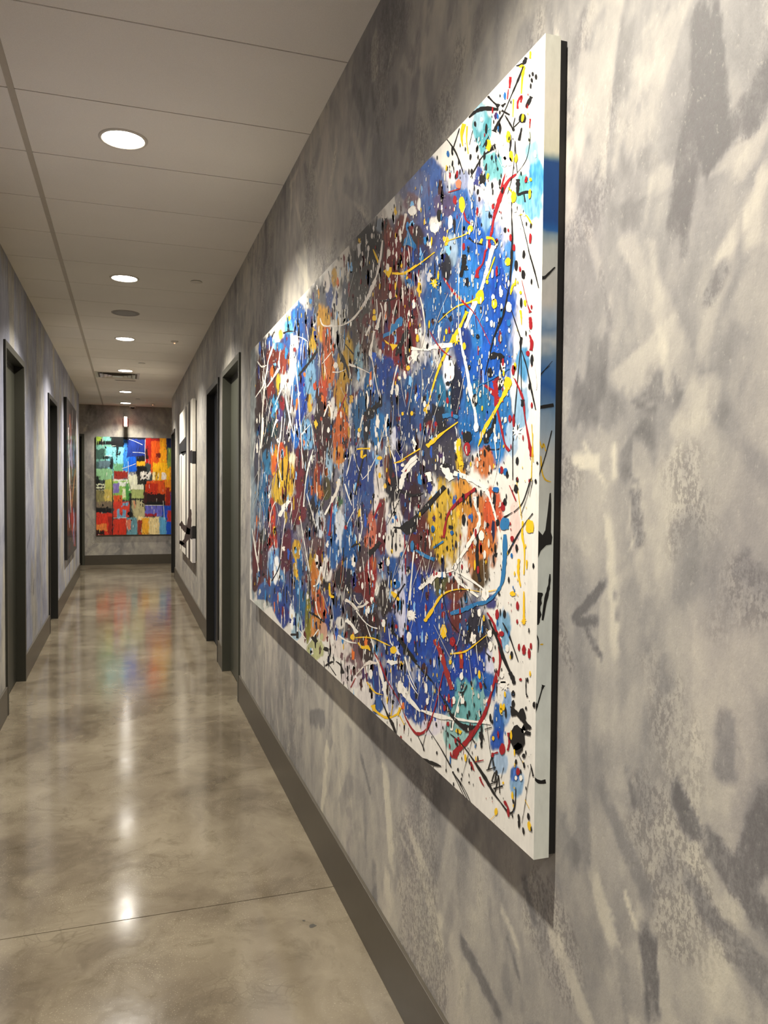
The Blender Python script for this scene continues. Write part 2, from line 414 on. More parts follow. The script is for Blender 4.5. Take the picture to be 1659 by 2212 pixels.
# baseboards with a thin square top, broken by the door frames
def baseboard(name, xin, s, gaps):
    bm = bmesh.new(); y = Y0B
    for y0, y1 in list(gaps)+[(YC, YC)]:
        if y0 > y: box(bm, min(xin, xin-s*.012), max(xin, xin-s*.012), y, y0, 0, .197)
        y = y1
    return tag(link_mesh(name, bm, M_BASE, bevel=.0015), kind='structure')
FW = .048
baseboard('baseboard_right', XR, 1, [(a-FW, b+FW) for a, b, _ in RD])
baseboard('baseboard_left', XL, -1, [(a-FW, b+FW) for a, b, _ in LD])
bm = bmesh.new()
box(bm, FDX1+FW, 4, YF-.012, YF, 0, .19)
tag(link_mesh('baseboard_far', bm, M_BASE, bevel=.0015), kind='structure')
bm = bmesh.new()
box(bm, XL-.14-2.9, XL, YC, YC+.012, 0, .19); box(bm, XR, XR+.14+2.9, YC, YC+.012, 0, .19)
tag(link_mesh('baseboard_near', bm, M_BASE, bevel=.0015), kind='structure')

def door(n, xin, s, y0, y1, hz, leafm, framem, hinges=False, recess=.055):
    """leaf set back in a hollow metal frame; s=+1 right wall, -1 left wall"""
    def bx(bm, d0, d1, a, b, z0, z1):      # d = depth behind the wall face, negative = into the corridor
        p, q = xin+s*d0, xin+s*d1
        box(bm, min(p, q), max(p, q), a, b, z0, z1)
    bm = bmesh.new(); g = .028
    bx(bm, recess, recess+.045, y0+g, y1-g, .008, hz-g)
    leaf = tag(link_mesh('door_%d' % n, bm, leafm, bevel=.002), kind='structure')
    bm = bmesh.new()
    P = -.0145
    bx(bm, P, .15, y0-FW, y0, 0, hz+FW); bx(bm, P, .15, y1, y1+FW, 0, hz+FW); bx(bm, P, .15, y0, y1, hz, hz+FW)
    # rebate and stop behind the leaf
    for a, b in ((y0, y0+g-.003), (y1-g+.003, y1)): bx(bm, recess+.0, .15, a, b, 0, hz)
    bx(bm, recess+.0, .15, y0, y1, hz-g+.003, hz)
    bx(bm, recess+.046, .15, y0+g, y0+g+.02, 0, hz-g); bx(bm, recess+.046, .15, y1-g-.02, y1-g, 0, hz-g)
    fr = link_mesh('door_frame', bm, framem, leaf, bevel=.0015)
    if hinges:
        for z in (.25, .98, 1.62, 2.23):
            bm = bmesh.new(); bx(bm, recess-.012, recess+.002, y0+.001, y0+.032, z-.057, z+.057)
            lathe(bm, xin+s*(recess-.010), y0+.030, [(.0065, z-.06), (.0065, z+.06)], 12)
            link_mesh('hinge', bm, M_CHROME, leaf)
    return leaf
door(1, XR, 1, *RD[0], M_LEAF, M_FRAME, True)
door(2, XR, 1, *RD[1], M_LEAFNAVY, M_FRAMEDK, False)
door(3, XR, 1, *RD[2], M_LEAFDK, M_FRAMEDK, False)
door(4, XL, -1, *LD[0], M_LEAFSHADE, M_FRAMESHADE, False)
door(5, XL, -1, *LD[1], M_LEAFDK, M_FRAMEDK, False)

# door 6 in the far wall of the cross corridor
bm = bmesh.new(); box(bm, FDX0+.03, FDX1-.03, YF+.055, YF+.10, .008, 2.46)
leaf = tag(link_mesh('door_6', bm, M_LEAFDK, bevel=.002), kind='structure')
bm = bmesh.new()
for a, b, z0, z1 in ((FDX0-FW, FDX0, 0, 2.538), (FDX1, FDX1+FW, 0, 2.538), (FDX0, FDX1, 2.49, 2.538)): box(bm, a, b, YF-.015, YF+.15, z0, z1)
for a, b, z0, z1 in ((FDX0, FDX0+.026, 0, 2.49), (FDX1-.026, FDX1, 0, 2.49), (FDX0, FDX1, 2.464, 2.49)): box(bm, a, b, YF+.055, YF+.15, z0, z1)
link_mesh('door_frame', bm, M_FRAME, leaf, bevel=.0015)
bm = bmesh.new()
hx, hz = FDX1-.09, 1.06
ring = bmesh.ops.create_cone(bm, cap_ends=True, segments=24, radius1=.028, radius2=.028, depth=.012,
    matrix=Matrix.Translation((hx, YF+.049, hz)) @ Matrix.Rotation(math.pi/2, 4, 'X'))
bmesh.ops.create_cone(bm, cap_ends=True, segments=16, radius1=.010, radius2=.010, depth=.05,
    matrix=Matrix.Translation((hx, YF+.028, hz)) @ Matrix.Rotation(math.pi/2, 4, 'X'))
bmesh.ops.create_cone(bm, cap_ends=True, segments=16, radius1=.010, radius2=.008, depth=.11,
    matrix=Matrix.Translation((hx-.045, YF+.006, hz)) @ Matrix.Rotation(math.pi/2, 4, 'Y'))
link_mesh('door_handle', bm, M_CHROME, leaf, smooth=True)

# ---------------------------------------------------------------- paint on canvas
class Paint:
    """collects flat dabs of dried paint lying on a canvas face as fans and strips with a colour per vertex.
    to3d(a, b, lift) maps canvas coordinates to space; pix() turns traced photo pixels into canvas coordinates."""
    def __init__(s, to3d, pix, seed=1):
        s.to3d, s.pix = to3d, pix; s.V, s.F, s.Cc = [], [], []; s.lift = .00012; s.r = random.Random(seed)
    def layer(s, d=.000008): s.lift += d
    def _add(s, pts, faces, col):
        b = len(s.V)
        for a, c in pts: s.V.append(s.to3d(a, c, s.lift)); s.Cc.append((*col, 1))
        s.F += [tuple(i+b for i in f) for f in faces]
    def poly(s, pts, col, raw=False):
        P = pts if raw else [s.pix(*p) for p in pts]
        s._add(P, [tuple(range(len(P)))], col)
    def dab(s, a, b, ra, rb, col, jag=.15, n=12, rot=0):
        """roundish dab in canvas metres"""
        P = []
        for i in range(n):
            t = 2*math.pi*i/n; k = 1+s.r.uniform(-jag, jag)
            x, y = ra*k*math.cos(t), rb*k*math.sin(t)
            P.append((a+x*math.cos(rot)-y*math.sin(rot), b+x*math.sin(rot)+y*math.cos(rot)))
        s._add([(a, b)]+P, [(0, 1+i, 1+(i+1) % n) for i in range(n)], col)
    def blob(s, px, py, rx, ry, col, jag=.22, n=16):
        """blob traced as an ellipse in photo pixels"""
        P = []; k = 1
        for i in range(n):
            t = 2*math.pi*i/n; k = 1+s.r.uniform(-jag, jag)
            P.append(s.pix(px+rx*k*math.cos(t), py+ry*k*math.sin(t)))
        s._add([s.pix(px, py)]+P, [(0, 1+i, 1+(i+1) % n) for i in range(n)], col)
    def line(s, pts, wd, col, jag=.25, sub=5, wpx=True):
        """smooth line through traced points; wd = pixel widths (one, or one per point)"""
        n = len(pts); W = list(wd) if hasattr(wd, '__len__') else [wd]*n
        if len(W) != n: W = list(np.interp(np.linspace(0, 1, n), np.linspace(0, 1, len(W)), W))
        Q = []
        for i in range(n-1):
            p0, p1, p2, p3 = pts[max(i-1, 0)], pts[i], pts[i+1], pts[min(i+2, n-1)]
            for k in range(sub+(i == n-2)):
                t = k/sub
                f = lambda a, b, c, d: .5*((2*b)+(-a+c)*t+(2*a-5*b+4*c-d)*t*t+(-a+3*b-3*c+d)*t**3)
                Q.append((f(p0[0], p1[0], p2[0], p3[0]), f(p0[1], p1[1], p2[1], p3[1]), W[i]*(1-t)+W[i+1]*t))
        L = []; R = []
        for i, (x, y, ww) in enumerate(Q):
            a = Q[max(i-1, 0)]; b = Q[min(i+1, len(Q)-1)]
            dx, dy = b[0]-a[0], b[1]-a[1]; d = math.hypot(dx, dy) or 1
            h = ww/2*(1+s.r.uniform(-jag, jag)); nx, ny = -dy/d, dx/d
            L.append(s.pix(x+nx*h, y+ny*h)); R.append(s.pix(x-nx*h, y-ny*h))
        m = len(Q)
        s._add(L+R, [(i, i+1, m+i+1, m+i) for i in range(m-1)], col)
    def star(s, px, py, r, col, n=9, spread=1.9, asp=1.5):
        """splash with short arms"""
        P = []
        for i in range(n*2):
            t = 2*math.pi*i/(n*2); k = r*(s.r.uniform(1.1, spread) if i % 2 else s.r.uniform(.6, .9))
            P.append(s.pix(px+k*math.cos(t)/math.sqrt(asp), py+k*math.sin(t)*math.sqrt(asp)))
        s._add([s.pix(px, py)]+P, [(0, 1+i, 1+(i+1) % (2*n)) for i in range(2*n)], col)

def soft_fill(A, X0, Y0, cx, cy, rx, ry, col, al=1.0, soft=.35, rag=.30, N=None):
    """brushed colour passage on raster A[x, y, 3] whose origin is (X0, Y0)"""
    e = 1.5
    a0, a1 = int(max(cx-rx*e-X0, 0)), int(min(cx+rx*e-X0, A.shape[0])); b0, b1 = int(max(cy-ry*e-Y0, 0)), int(min(cy+ry*e-Y0, A.shape[1]))
    if a1 <= a0 or b1 <= b0: return
    X, Y = np.meshgrid(np.arange(a0, a1)+X0-cx, np.arange(b0, b1)+Y0-cy, indexing='ij')
    d = np.sqrt((X/rx)**2+(Y/ry)**2)+(N[a0:a1, b0:b1]-.5)*2*rag*1.4
    k = np.clip((1-d)/soft, 0, 1)*al
    A[a0:a1, b0:b1] = A[a0:a1, b0:b1]*(1-k[..., None])+np.array(col)*k[..., None]

def canvas_mesh(name, verts, faces, cols, P, mat, parent):
    """painted ground (grid) plus the paint dabs lying on it, one mesh"""
    n0 = len(verts)
    V = list(verts)+P.V; F = list(faces)+[tuple(i+n0 for i in f) for f in P.F]
    me = bpy.data.meshes.new(name); me.from_pydata(V, [], F); me.materials.append(mat)
    at = me.color_attributes.new('paint', 'FLOAT_COLOR', 'POINT')
    at.data.foreach_set('color', np.array(list(cols)+P.Cc, np.float32).ravel())
    o = bpy.data.objects.new(name, me); C.objects.link(o)
    if parent: o.parent = parent
    return o

def canvas_mat(name, rough=.5, weave=.15, coat=0.0):
    t = NT(name); at = t.n('ShaderNodeAttribute'); at.attribute_name = 'paint'
    g = t.n('ShaderNodeNewGeometry')
    nz = t.noise(t.mapping(g.outputs['Position'], (1, 1, .35)), 60, 3, .6).outputs[0]
    c = t.mix(1.0, at.outputs['Color'], t.ramp(nz, [(.3, .92), (.7, 1.05)]), 'MULTIPLY')
    t.bump(nz, weave, .0015)
    if coat: t.b.inputs['Coat Weight'].default_value = coat; t.b.inputs['Coat Roughness'].default_value = .06
    return t.set(c, rough, 0, .4)
M_CANVAS = canvas_mat('acrylic_on_canvas')

# ---- the long splatter painting on the right wall
CXF, CXB, CY0, CY1, CZ0, CZ1 = .7247, .7567, 1.270, 4.795, .855, 2.380
def pixF(px, py):
    y, z = px_to_wall(px, py, CXF)
    return (min(max(y, CY0+.0005), CY1-.0005), min(max(z, CZ0+.0005), CZ1-.0005))
WH = srgb(234, 229, 217); OFF_ = srgb(206, 201, 188); KK = srgb(20, 18, 18); RD_ = srgb(150, 20, 28); YL = srgb(232, 186, 24); BL = srgb(24, 96, 160)
X0, Y0_ = 520, 60
rng = np.random.default_rng(77)
SHP = (680, 1840)
N1 = .55*vnoise(SHP, 40, rng, 4, .6, (.55, 1.6))+.45*vnoise(SHP, 12, rng, 3, .6, (.7, 2.2))
A = np.ones((*SHP, 3))*np.array(WH)
def sf(cx, cy, rx, ry, col, al=1.0, soft=.35, rag=.42): soft_fill(A, X0, Y0_, cx, cy, rx, ry, srgb(*col), al, soft, rag, N1)
# underlying mass of blue and dark
for q in [(575,830,40,90,(50,38,50)),(600,760,35,60,(70,50,80)),(640,720,40,60,(60,90,180)),(700,650,40,60,(110,110,110)),
  (760,590,45,90,(70,66,60)),(820,540,50,90,(60,45,42)),(880,470,45,80,(90,85,120)),(940,440,50,70,(80,90,170)),(1000,470,50,80,(60,100,200)),
  (1050,560,50,120,(45,95,205)),(1060,720,60,140,(35,85,200)),(960,650,70,140,(40,75,160)),(860,700,60,150,(95,30,32)),(770,720,50,120,(80,66,55)),
  (680,800,60,120,(60,80,140)),(600,950,55,120,(50,45,60)),(660,980,50,120,(70,50,80)),(740,900,50,120,(60,60,100)),(830,880,70,120,(35,75,140)),
  (985,520,46,60,(70,110,200)),(935,500,40,50,(84,84,150)),(905,545,36,40,(60,50,80)),(930,860,80,120,(30,70,140)),(1030,880,70,130,(35,95,190)),(1060,960,40,70,(50,120,205)),(960,980,70,80,(40,35,60)),(870,1040,70,100,(45,45,90)),
  (780,1060,60,120,(45,70,150)),(690,1100,60,120,(70,60,80)),(600,1120,50,120,(80,70,110)),(570,1230,28,90,(80,40,60)),(630,1240,50,110,(70,60,110)),
  (700,1220,50,100,(110,80,80)),(780,1200,60,110,(80,50,60)),(860,1200,60,110,(80,90,150)),(920,1180,50,110,(85,40,40)),(940,1340,70,120,(35,60,160)),
  (860,1370,60,100,(45,60,140)),(780,1330,60,90,(60,50,60)),(700,1320,50,70,(90,80,120)),(640,1300,50,60,(70,85,160)),(1010,1380,60,110,(50,60,120)),
  (930,1480,60,80,(40,70,180)),(850,1470,45,60,(60,70,150)),(1010,1480,60,80,(50,90,190))]: sf(*q, .95, .35, .3)
PASS = [
 # left end
 (547,930,7,200,(165,172,170)),(547,1150,6,150,(150,165,175)),(556,1000,5,100,(120,140,160)),(572,758,12,30,(58,52,66)),(583,738,8,16,(60,90,190)),(600,712,15,30,(248,240,215)),
 (606,722,5,14,(240,190,60)),(625,705,11,20,(110,190,225)),(645,690,18,34,(60,100,200)),(668,700,13,32,(75,90,160)),(590,768,14,20,(120,45,28)),
 (612,780,9,36,(140,55,35)),(603,748,10,10,(70,120,190)),(640,740,10,18,(245,240,235)),(632,790,5,60,(245,245,240)),(652,775,10,62,(40,90,200)),
 (637,755,4,6,(160,30,35)),(676,740,8,28,(238,190,40)),(695,700,10,45,(236,170,40)),(706,780,12,60,(226,96,34)),(698,850,10,45,(212,80,36)),
 (700,765,5,50,(238,180,50)),(565,835,14,60,(70,34,26)),(590,803,6,14,(200,100,30)),(602,825,6,18,(232,185,40)),(585,848,9,24,(135,48,32)),
 (560,910,10,60,(56,34,34)),(672,822,12,60,(140,190,232)),(670,870,6,24,(226,185,50)),(650,880,13,60,(40,70,190)),(636,850,8,40,(50,110,200)),
 (690,905,13,50,(46,28,24)),(593,880,8,25,(80,160,220)),(610,872,5,14,(150,25,40)),(603,897,8,14,(80,60,120)),(645,800,5,20,(90,160,225)),
 (570,935,18,36,(36,34,34)),(590,925,12,20,(30,60,66)),(556,980,7,60,(62,60,78)),(576,1010,10,36,(48,118,170)),(572,1070,10,50,(52,110,165)),
 (560,1130,10,40,(110,120,140)),(600,985,14,34,(228,130,36)),(610,1010,22,50,(242,190,40)),(607,972,10,20,(226,88,34)),(594,1010,7,30,(226,100,34)),
 (632,1002,8,26,(246,240,200)),(602,1052,15,38,(242,196,50)),(628,1040,9,38,(240,190,30)),(615,1078,12,20,(190,160,60)),(588,1120,8,40,(214,64,36)),
 (590,1170,9,34,(208,66,44)),(650,1020,13,70,(112,28,38)),(640,1100,18,34,(110,30,44)),(660,1000,4,80,(44,28,26)),(638,945,9,24,(40,110,220)),
 (662,932,13,30,(130,185,235)),(668,955,8,16,(130,185,235)),(682,968,8,5,(40,90,130)),(700,962,14,40,(66,32,34)),(690,1012,10,36,(108,36,36)),
 (683,1035,6,32,(190,90,36)),(712,1000,5,36,(170,205,235)),(705,1062,9,16,(80,84,36)),(668,1052,7,30,(58,90,160)),(692,1062,8,14,(206,110,40)),
 (680,1105,13,30,(38,32,38)),(692,1132,9,26,(205,210,215)),(615,930,6,40,(60,50,66)),
 (555,1212,13,66,(96,30,34)),(551,1262,6,20,(70,24,28)),(570,1160,8,16,(44,50,44)),(592,1215,12,32,(200,215,235)),(600,1235,18,45,(120,160,220)),
 (597,1240,6,36,(245,245,240)),(618,1190,13,46,(98,32,44)),(577,1283,22,28,(84,104,180)),(566,1306,18,12,(210,215,205)),(605,1300,16,40,(60,78,170)),
 (612,1330,14,24,(52,60,160)),(645,1245,10,60,(44,100,170)),(640,1186,10,20,(206,160,50)),(637,1222,4,22,(226,180,40)),(675,1212,9,30,(200,160,40)),
 (683,1255,13,52,(222,130,44)),(690,1312,12,40,(214,96,44)),(678,1352,14,26,(228,150,70)),(690,1208,10,22,(120,36,34)),(706,1230,11,30,(232,222,215)),
 (704,1262,8,14,(34,32,34)),(640,1352,12,26,(175,215,235)),(665,1330,6,56,(146,142,44)),(684,1402,20,24,(212,214,150)),(712,1330,9,42,(40,60,150)),
 (630,1330,5,30,(240,240,235)),(652,1300,8,30,(50,110,165)),(700,1370,8,20,(232,180,150)),
 # middle top
 (880,412,14,32,(120,118,150)),(858,448,20,26,(176,170,168)),(872,492,20,30,(112,52,38)),(842,442,12,30,(236,230,215)),(826,468,10,18,(225,215,200)),
 (820,487,9,15,(136,146,156)),(796,532,27,46,(30,26,26)),(782,600,30,54,(66,62,56)),(746,570,13,58,(234,226,208)),(728,596,9,34,(236,228,210)),
 (722,602,6,22,(222,170,50)),(712,640,8,40,(96,104,170)),(706,610,8,20,(235,225,210)),(850,560,22,66,(112,30,30)),(882,546,12,14,(150,26,28)),(835,500,9,26,(140,70,50)),
 (884,590,14,30,(50,110,190)),(770,650,32,56,(80,74,66)),(745,655,8,64,(96,100,112)),(728,680,10,60,(228,222,206)),(706,700,8,40,(236,176,50)),
 (706,745,11,52,(224,100,40)),(845,690,40,90,(118,28,32)),(795,694,13,16,(110,44,42)),(872,720,30,90,(128,26,30)),(820,660,20,60,(100,46,36)),
 (754,758,9,42,(200,160,44)),(742,802,13,42,(208,160,44)),(776,772,10,40,(140,172,184)),(765,700,12,40,(84,70,62)),(790,740,14,30,(90,60,50)),
 (715,800,8,40,(226,120,40)),(882,742,10,50,(34,30,30)),(830,808,22,40,(34,66,160)),(850,838,18,30,(30,60,120)),(800,830,18,30,(44,100,160)),
 (735,850,14,30,(206,150,40)),(780,860,18,20,(110,40,40)),
 # middle
 (712,930,10,42,(58,30,26)),(740,895,12,30,(216,160,36)),(736,938,17,48,(222,106,34)),(733,984,13,20,(232,150,50)),(720,885,8,26,(228,222,214)),
 (758,990,6,28,(226,218,205)),(757,900,4,26,(235,225,215)),(790,900,28,62,(38,96,150)),(815,928,15,42,(54,120,200)),(800,892,12,14,(26,24,22)),
 (790,940,6,40,(30,34,40)),(872,900,26,66,(28,58,116)),(888,850,16,40,(30,80,140)),(850,948,9,26,(216,216,226)),(848,1042,18,56,(28,24,26)),
 (820,1045,11,50,(226,216,206)),(822,1092,19,32,(232,224,214)),(770,1022,20,50,(42,64,150)),(735,1082,8,14,(64,110,70)),(888,1062,14,44,(56,34,72)),
 (710,1000,6,30,(165,200,225)),(860,1000,12,30,(40,50,140)),(835,1010,6,30,(120,60,30)),(705,1050,8,20,(90,80,40)),
 (720,1165,15,62,(64,104,186)),(733,1140,11,42,(214,220,226)),(756,1185,16,62,(38,94,176)),(778,1142,13,40,(92,86,122)),(803,1152,10,46,(226,120,86)),
 (824,1140,10,56,(110,30,32)),(853,1168,21,44,(236,228,214)),(858,1112,13,34,(234,226,214)),(800,1250,15,50,(168,32,28)),(785,1275,18,46,(120,32,30)),
 (808,1216,6,16,(206,100,40)),(832,1292,15,48,(44,28,24)),(745,1252,24,24,(34,30,34)),(706,1232,8,26,(232,224,212)),(850,1242,13,46,(44,84,170)),
 (868,1262,8,60,(208,208,228)),(862,1330,12,40,(205,200,222)),(892,1282,12,66,(22,66,176)),(722,1312,18,30,(54,80,156)),(770,1300,16,20,(60,60,90)),
 (800,1350,26,30,(52,28,26)),(735,1345,10,14,(232,226,214)),(766,1412,20,32,(128,90,96)),(790,1400,16,30,(54,28,26)),(812,1376,12,10,(30,70,80)),
 (815,1468,18,40,(38,52,136)),(852,1400,20,62,(28,58,160)),(816,1522,10,20,(44,84,180)),(842,1512,12,32,(196,196,222)),(882,1500,16,60,(34,64,176)),
 (735,1400,22,24,(228,216,206)),(760,1460,22,30,(222,210,206)),(790,1500,18,24,(228,220,212)),(775,1440,12,20,(150,120,120)),
 # right
 (932,373,28,34,(84,94,186)),(905,400,24,30,(120,120,176)),(890,440,20,24,(140,110,120)),(1041,280,20,48,(90,178,192)),(1035,250,12,30,(170,215,230)),
 (1067,360,26,36,(112,192,198)),(1037,382,11,22,(76,74,170)),(1000,385,16,20,(175,180,215)),(1132,412,20,40,(108,198,198)),(1160,385,24,50,(70,160,228)),
 (1150,440,24,34,(120,190,238)),(1140,292,12,28,(236,242,196)),(1150,330,16,26,(150,215,228)),(1030,520,32,62,(50,95,205)),(1050,470,12,30,(150,190,235)),(1000,450,16,30,(96,110,200)),
 (960,440,24,30,(96,80,120)),(900,510,16,24,(60,45,45)),(940,480,14,14,(232,226,214)),(905,560,22,30,(50,60,110)),(975,545,16,34,(180,205,230)),(965,580,14,34,(30,28,30)),
 (1010,620,30,84,(54,125,220)),(1085,640,26,90,(40,76,196)),(1100,560,14,40,(90,140,225)),(945,660,30,60,(52,100,180)),(882,690,18,60,(108,30,34)),
 (870,560,14,30,(110,30,32)),(1050,770,56,84,(34,92,210)),(1030,700,16,60,(60,130,225)),(962,850,22,50,(44,120,170)),(985,840,12,66,(26,26,46)),
 (965,800,10,40,(228,228,236)),(1035,862,26,40,(34,116,180)),(1085,905,24,64,(56,126,216)),(1000,740,20,50,(38,60,150)),(1130,785,16,44,(96,170,234)),(1126,880,16,54,(160,206,242)),
 (940,905,26,30,(30,28,34)),(930,922,14,14,(112,32,30)),(1045,1000,28,34,(224,122,42)),(992,985,9,34,(232,190,50)),(1076,960,14,44,(60,130,216)),
 (1105,950,14,40,(190,215,240)),(1010,930,20,30,(36,110,200)),
 (962,1130,38,92,(236,190,36)),(1040,1150,38,96,(228,128,40)),(1064,1108,22,50,(228,94,48)),(1000,1080,22,50,(238,160,40)),(950,1262,20,26,(98,96,44)),
 (1042,1242,20,34,(90,66,24)),(985,1275,20,24,(130,66,34)),(882,1092,18,36,(58,34,70)),(905,1165,26,54,(104,38,30)),(895,1075,16,30,(60,30,34)),(925,1040,14,24,(50,30,28)),
 (905,1352,40,100,(28,70,188)),(868,1330,8,50,(214,212,230)),(1030,1372,28,52,(44,42,52)),(985,1332,18,34,(116,46,34)),(1086,1362,18,44,(136,190,230)),
 (1060,1300,16,20,(60,50,130)),(1112,1130,11,62,(246,216,202)),(1105,1060,10,30,(246,226,214)),(1012,1452,40,56,(38,66,186)),(1058,1440,9,40,(216,214,232)),(1000,1500,20,20,(60,60,150)),
 (1012,1532,44,60,(120,198,196)),(960,1500,24,40,(44,74,180)),(1055,1480,20,30,(46,96,200)),(1078,1560,14,40,(40,96,206)),(1072,1596,16,26,(30,72,192)),(905,1532,26,38,(48,66,168)),(1094,1530,12,40,(150,186,238)),
 (1080,1648,20,26,(182,210,242)),(1116,1692,14,34,(150,194,238)),(1112,1672,10,16,(90,120,220)),(985,1590,30,30,(160,214,206)),(935,1570,24,20,(224,216,222))]
for q in PASS:
    cx, cy, rx, ry, col = q
    sf(cx, cy, rx*1.08, ry*1.08, col, .96, .14 if cx < 900 else .22)

# bristle texture and a cooler, greener blue, as the pigments read in the photo
B1 = .5*vnoise(SHP, 16, rng, 3, .7, (.22, 1.5))+.5*vnoise(SHP, 7, rng, 2, .7, (.3, 2.0))
wt = np.clip((.78-A.mean(2))/.3, 0, 1)*1.15
A *= (1+wt*(B1-.5)*1.5)[..., None]
bd = np.clip((A[..., 2]-A[..., 0])*3.0, 0, 1)*np.clip((A[..., 2]-A[..., 1])*2.5, 0, 1)
bd *= np.clip(1.7-2.9*A.mean(2), .12, 1)
A[..., 0] *= 1-.55*bd; A[..., 1] *= 1+.10*bd; A[..., 2] *= 1-.12*bd
sat = np.clip((.80-A.min(2))/.35, 0, 1)[..., None]
A = np.clip(A*(1-.36*sat), 0.004, .93)
cy_ = np.clip((A[..., 1]-A[..., 0])*4, 0, 1)*np.clip((A[..., 2]-A[..., 0])*4, 0, 1)*np.clip(A.mean(2)*3-.6, 0, 1)
gm_ = A.mean(2); A += (gm_[..., None]-A)*(.22*cy_)[..., None]
# scattered irregular chips of colour over the worked middle, crisp edged
PF = Paint(lambda a, b, l: (CXF-l, a, b), pixF, 9)
def under(px, py):
    i, j = int(px-X0), int(py-Y0_)
    return A[min(max(i, 0), SHP[0]-1), min(max(j, 0), SHP[1]-1)]
def inside(px, py):
    """within the worked area of the canvas (not the bare margin)"""
    top = 757-(px-540)*1.064; bot = 1292+(px-541)*.944
    return top+18 < py < bot-18 and 546 < px < 1160
def margin(x, y):
    top = 757-(x-540)*1.064; bot = 1292+(x-541)*.944
    return min(y-top, bot-y)
lum = lambda c: .3*c[0]+.6*c[1]+.1*c[2]
rr = random.Random(4)
def rnd_px(xmin=548, xmax=1120):
    while True:
        # even over the canvas, then back to pixels of the trace
        x = rr.uniform(xmin, xmax); t = 757-(x-540)*1.064; b = 1292+(x-541)*.944
        y = rr.uniform(t+8, b-8)
        return x, y
PAL = [srgb(*c) for c in ((26,40,110),(34,80,170),(40,120,180),(110,28,32),(60,28,26),(22,20,22),(226,180,40),(218,110,40),(236,228,214),(236,228,214),(120,180,225),(60,34,80))]
for i in range(620):
    x, y = rnd_px(552, 960 if i % 3 else 1090)
    u = under(x, y)
    if lum(u) > .62 and rr.random() < .85: continue
    col = rr.choice(PAL)
    if rr.random() < .55:           # take a colour from close by
        col = tuple(under(x+rr.uniform(-22, 22), y+rr.uniform(-50, 50)))
    s = .35+.65*(x-540)/600
    PF.blob(x, y, rr.uniform(1.2, 4.5)*s*1.6, rr.uniform(5, 20)*(.6+.4*s), col, .4, 14)
DK = [srgb(*c) for c in ((24,20,22),(34,24,22),(60,26,26),(88,26,28),(26,30,60),(30,26,30))]
for i in range(560):
    x, y = rnd_px(556, 900 if i % 4 else 1075)
    if margin(x, y) < 26: continue
    s = .35+.65*(x-540)/600
    if x > 900 and lum(under(x, y)) > .35: continue
    PF.blob(x, y, rr.uniform(.9, 3.2)*s*1.5, rr.uniform(6, 24)*(.6+.4*s), rr.choice(DK), .45, 13)
for i in range(260):
    x, y = rnd_px(556, 960)
    if margin(x, y) < 14: continue
    s = .35+.65*(x-540)/600
    PF.blob(x, y, rr.uniform(.7, 2.2)*s*1.5, rr.uniform(5, 16)*(.6+.4*s), rr.choice([WH, WH, srgb(226,218,206), srgb(130,180,225)]), .5, 13)
PF.layer()
# long thin runs, mostly near vertical in the left two thirds
for i in range(220):
    x, y = rnd_px(550, 900 if i % 3 else 1060); s = .4+.6*(x-540)/600
    u = under(x, y); col = WH if lum(u) < .2 else KK
    if rr.random() < .2: col = rr.choice(PAL)
    ln = rr.uniform(14, 60); dx = rr.uniform(-.16, .16)*ln
    PF.line([(x, y), (x+dx*.5+rr.uniform(-1, 1), y+ln*.5), (x+dx, y+ln)], [rr.uniform(.5, 1.6)*s+.3, rr.uniform(.8, 2.6)*s+.3, .4], col, .4, 4)
PF.layer()
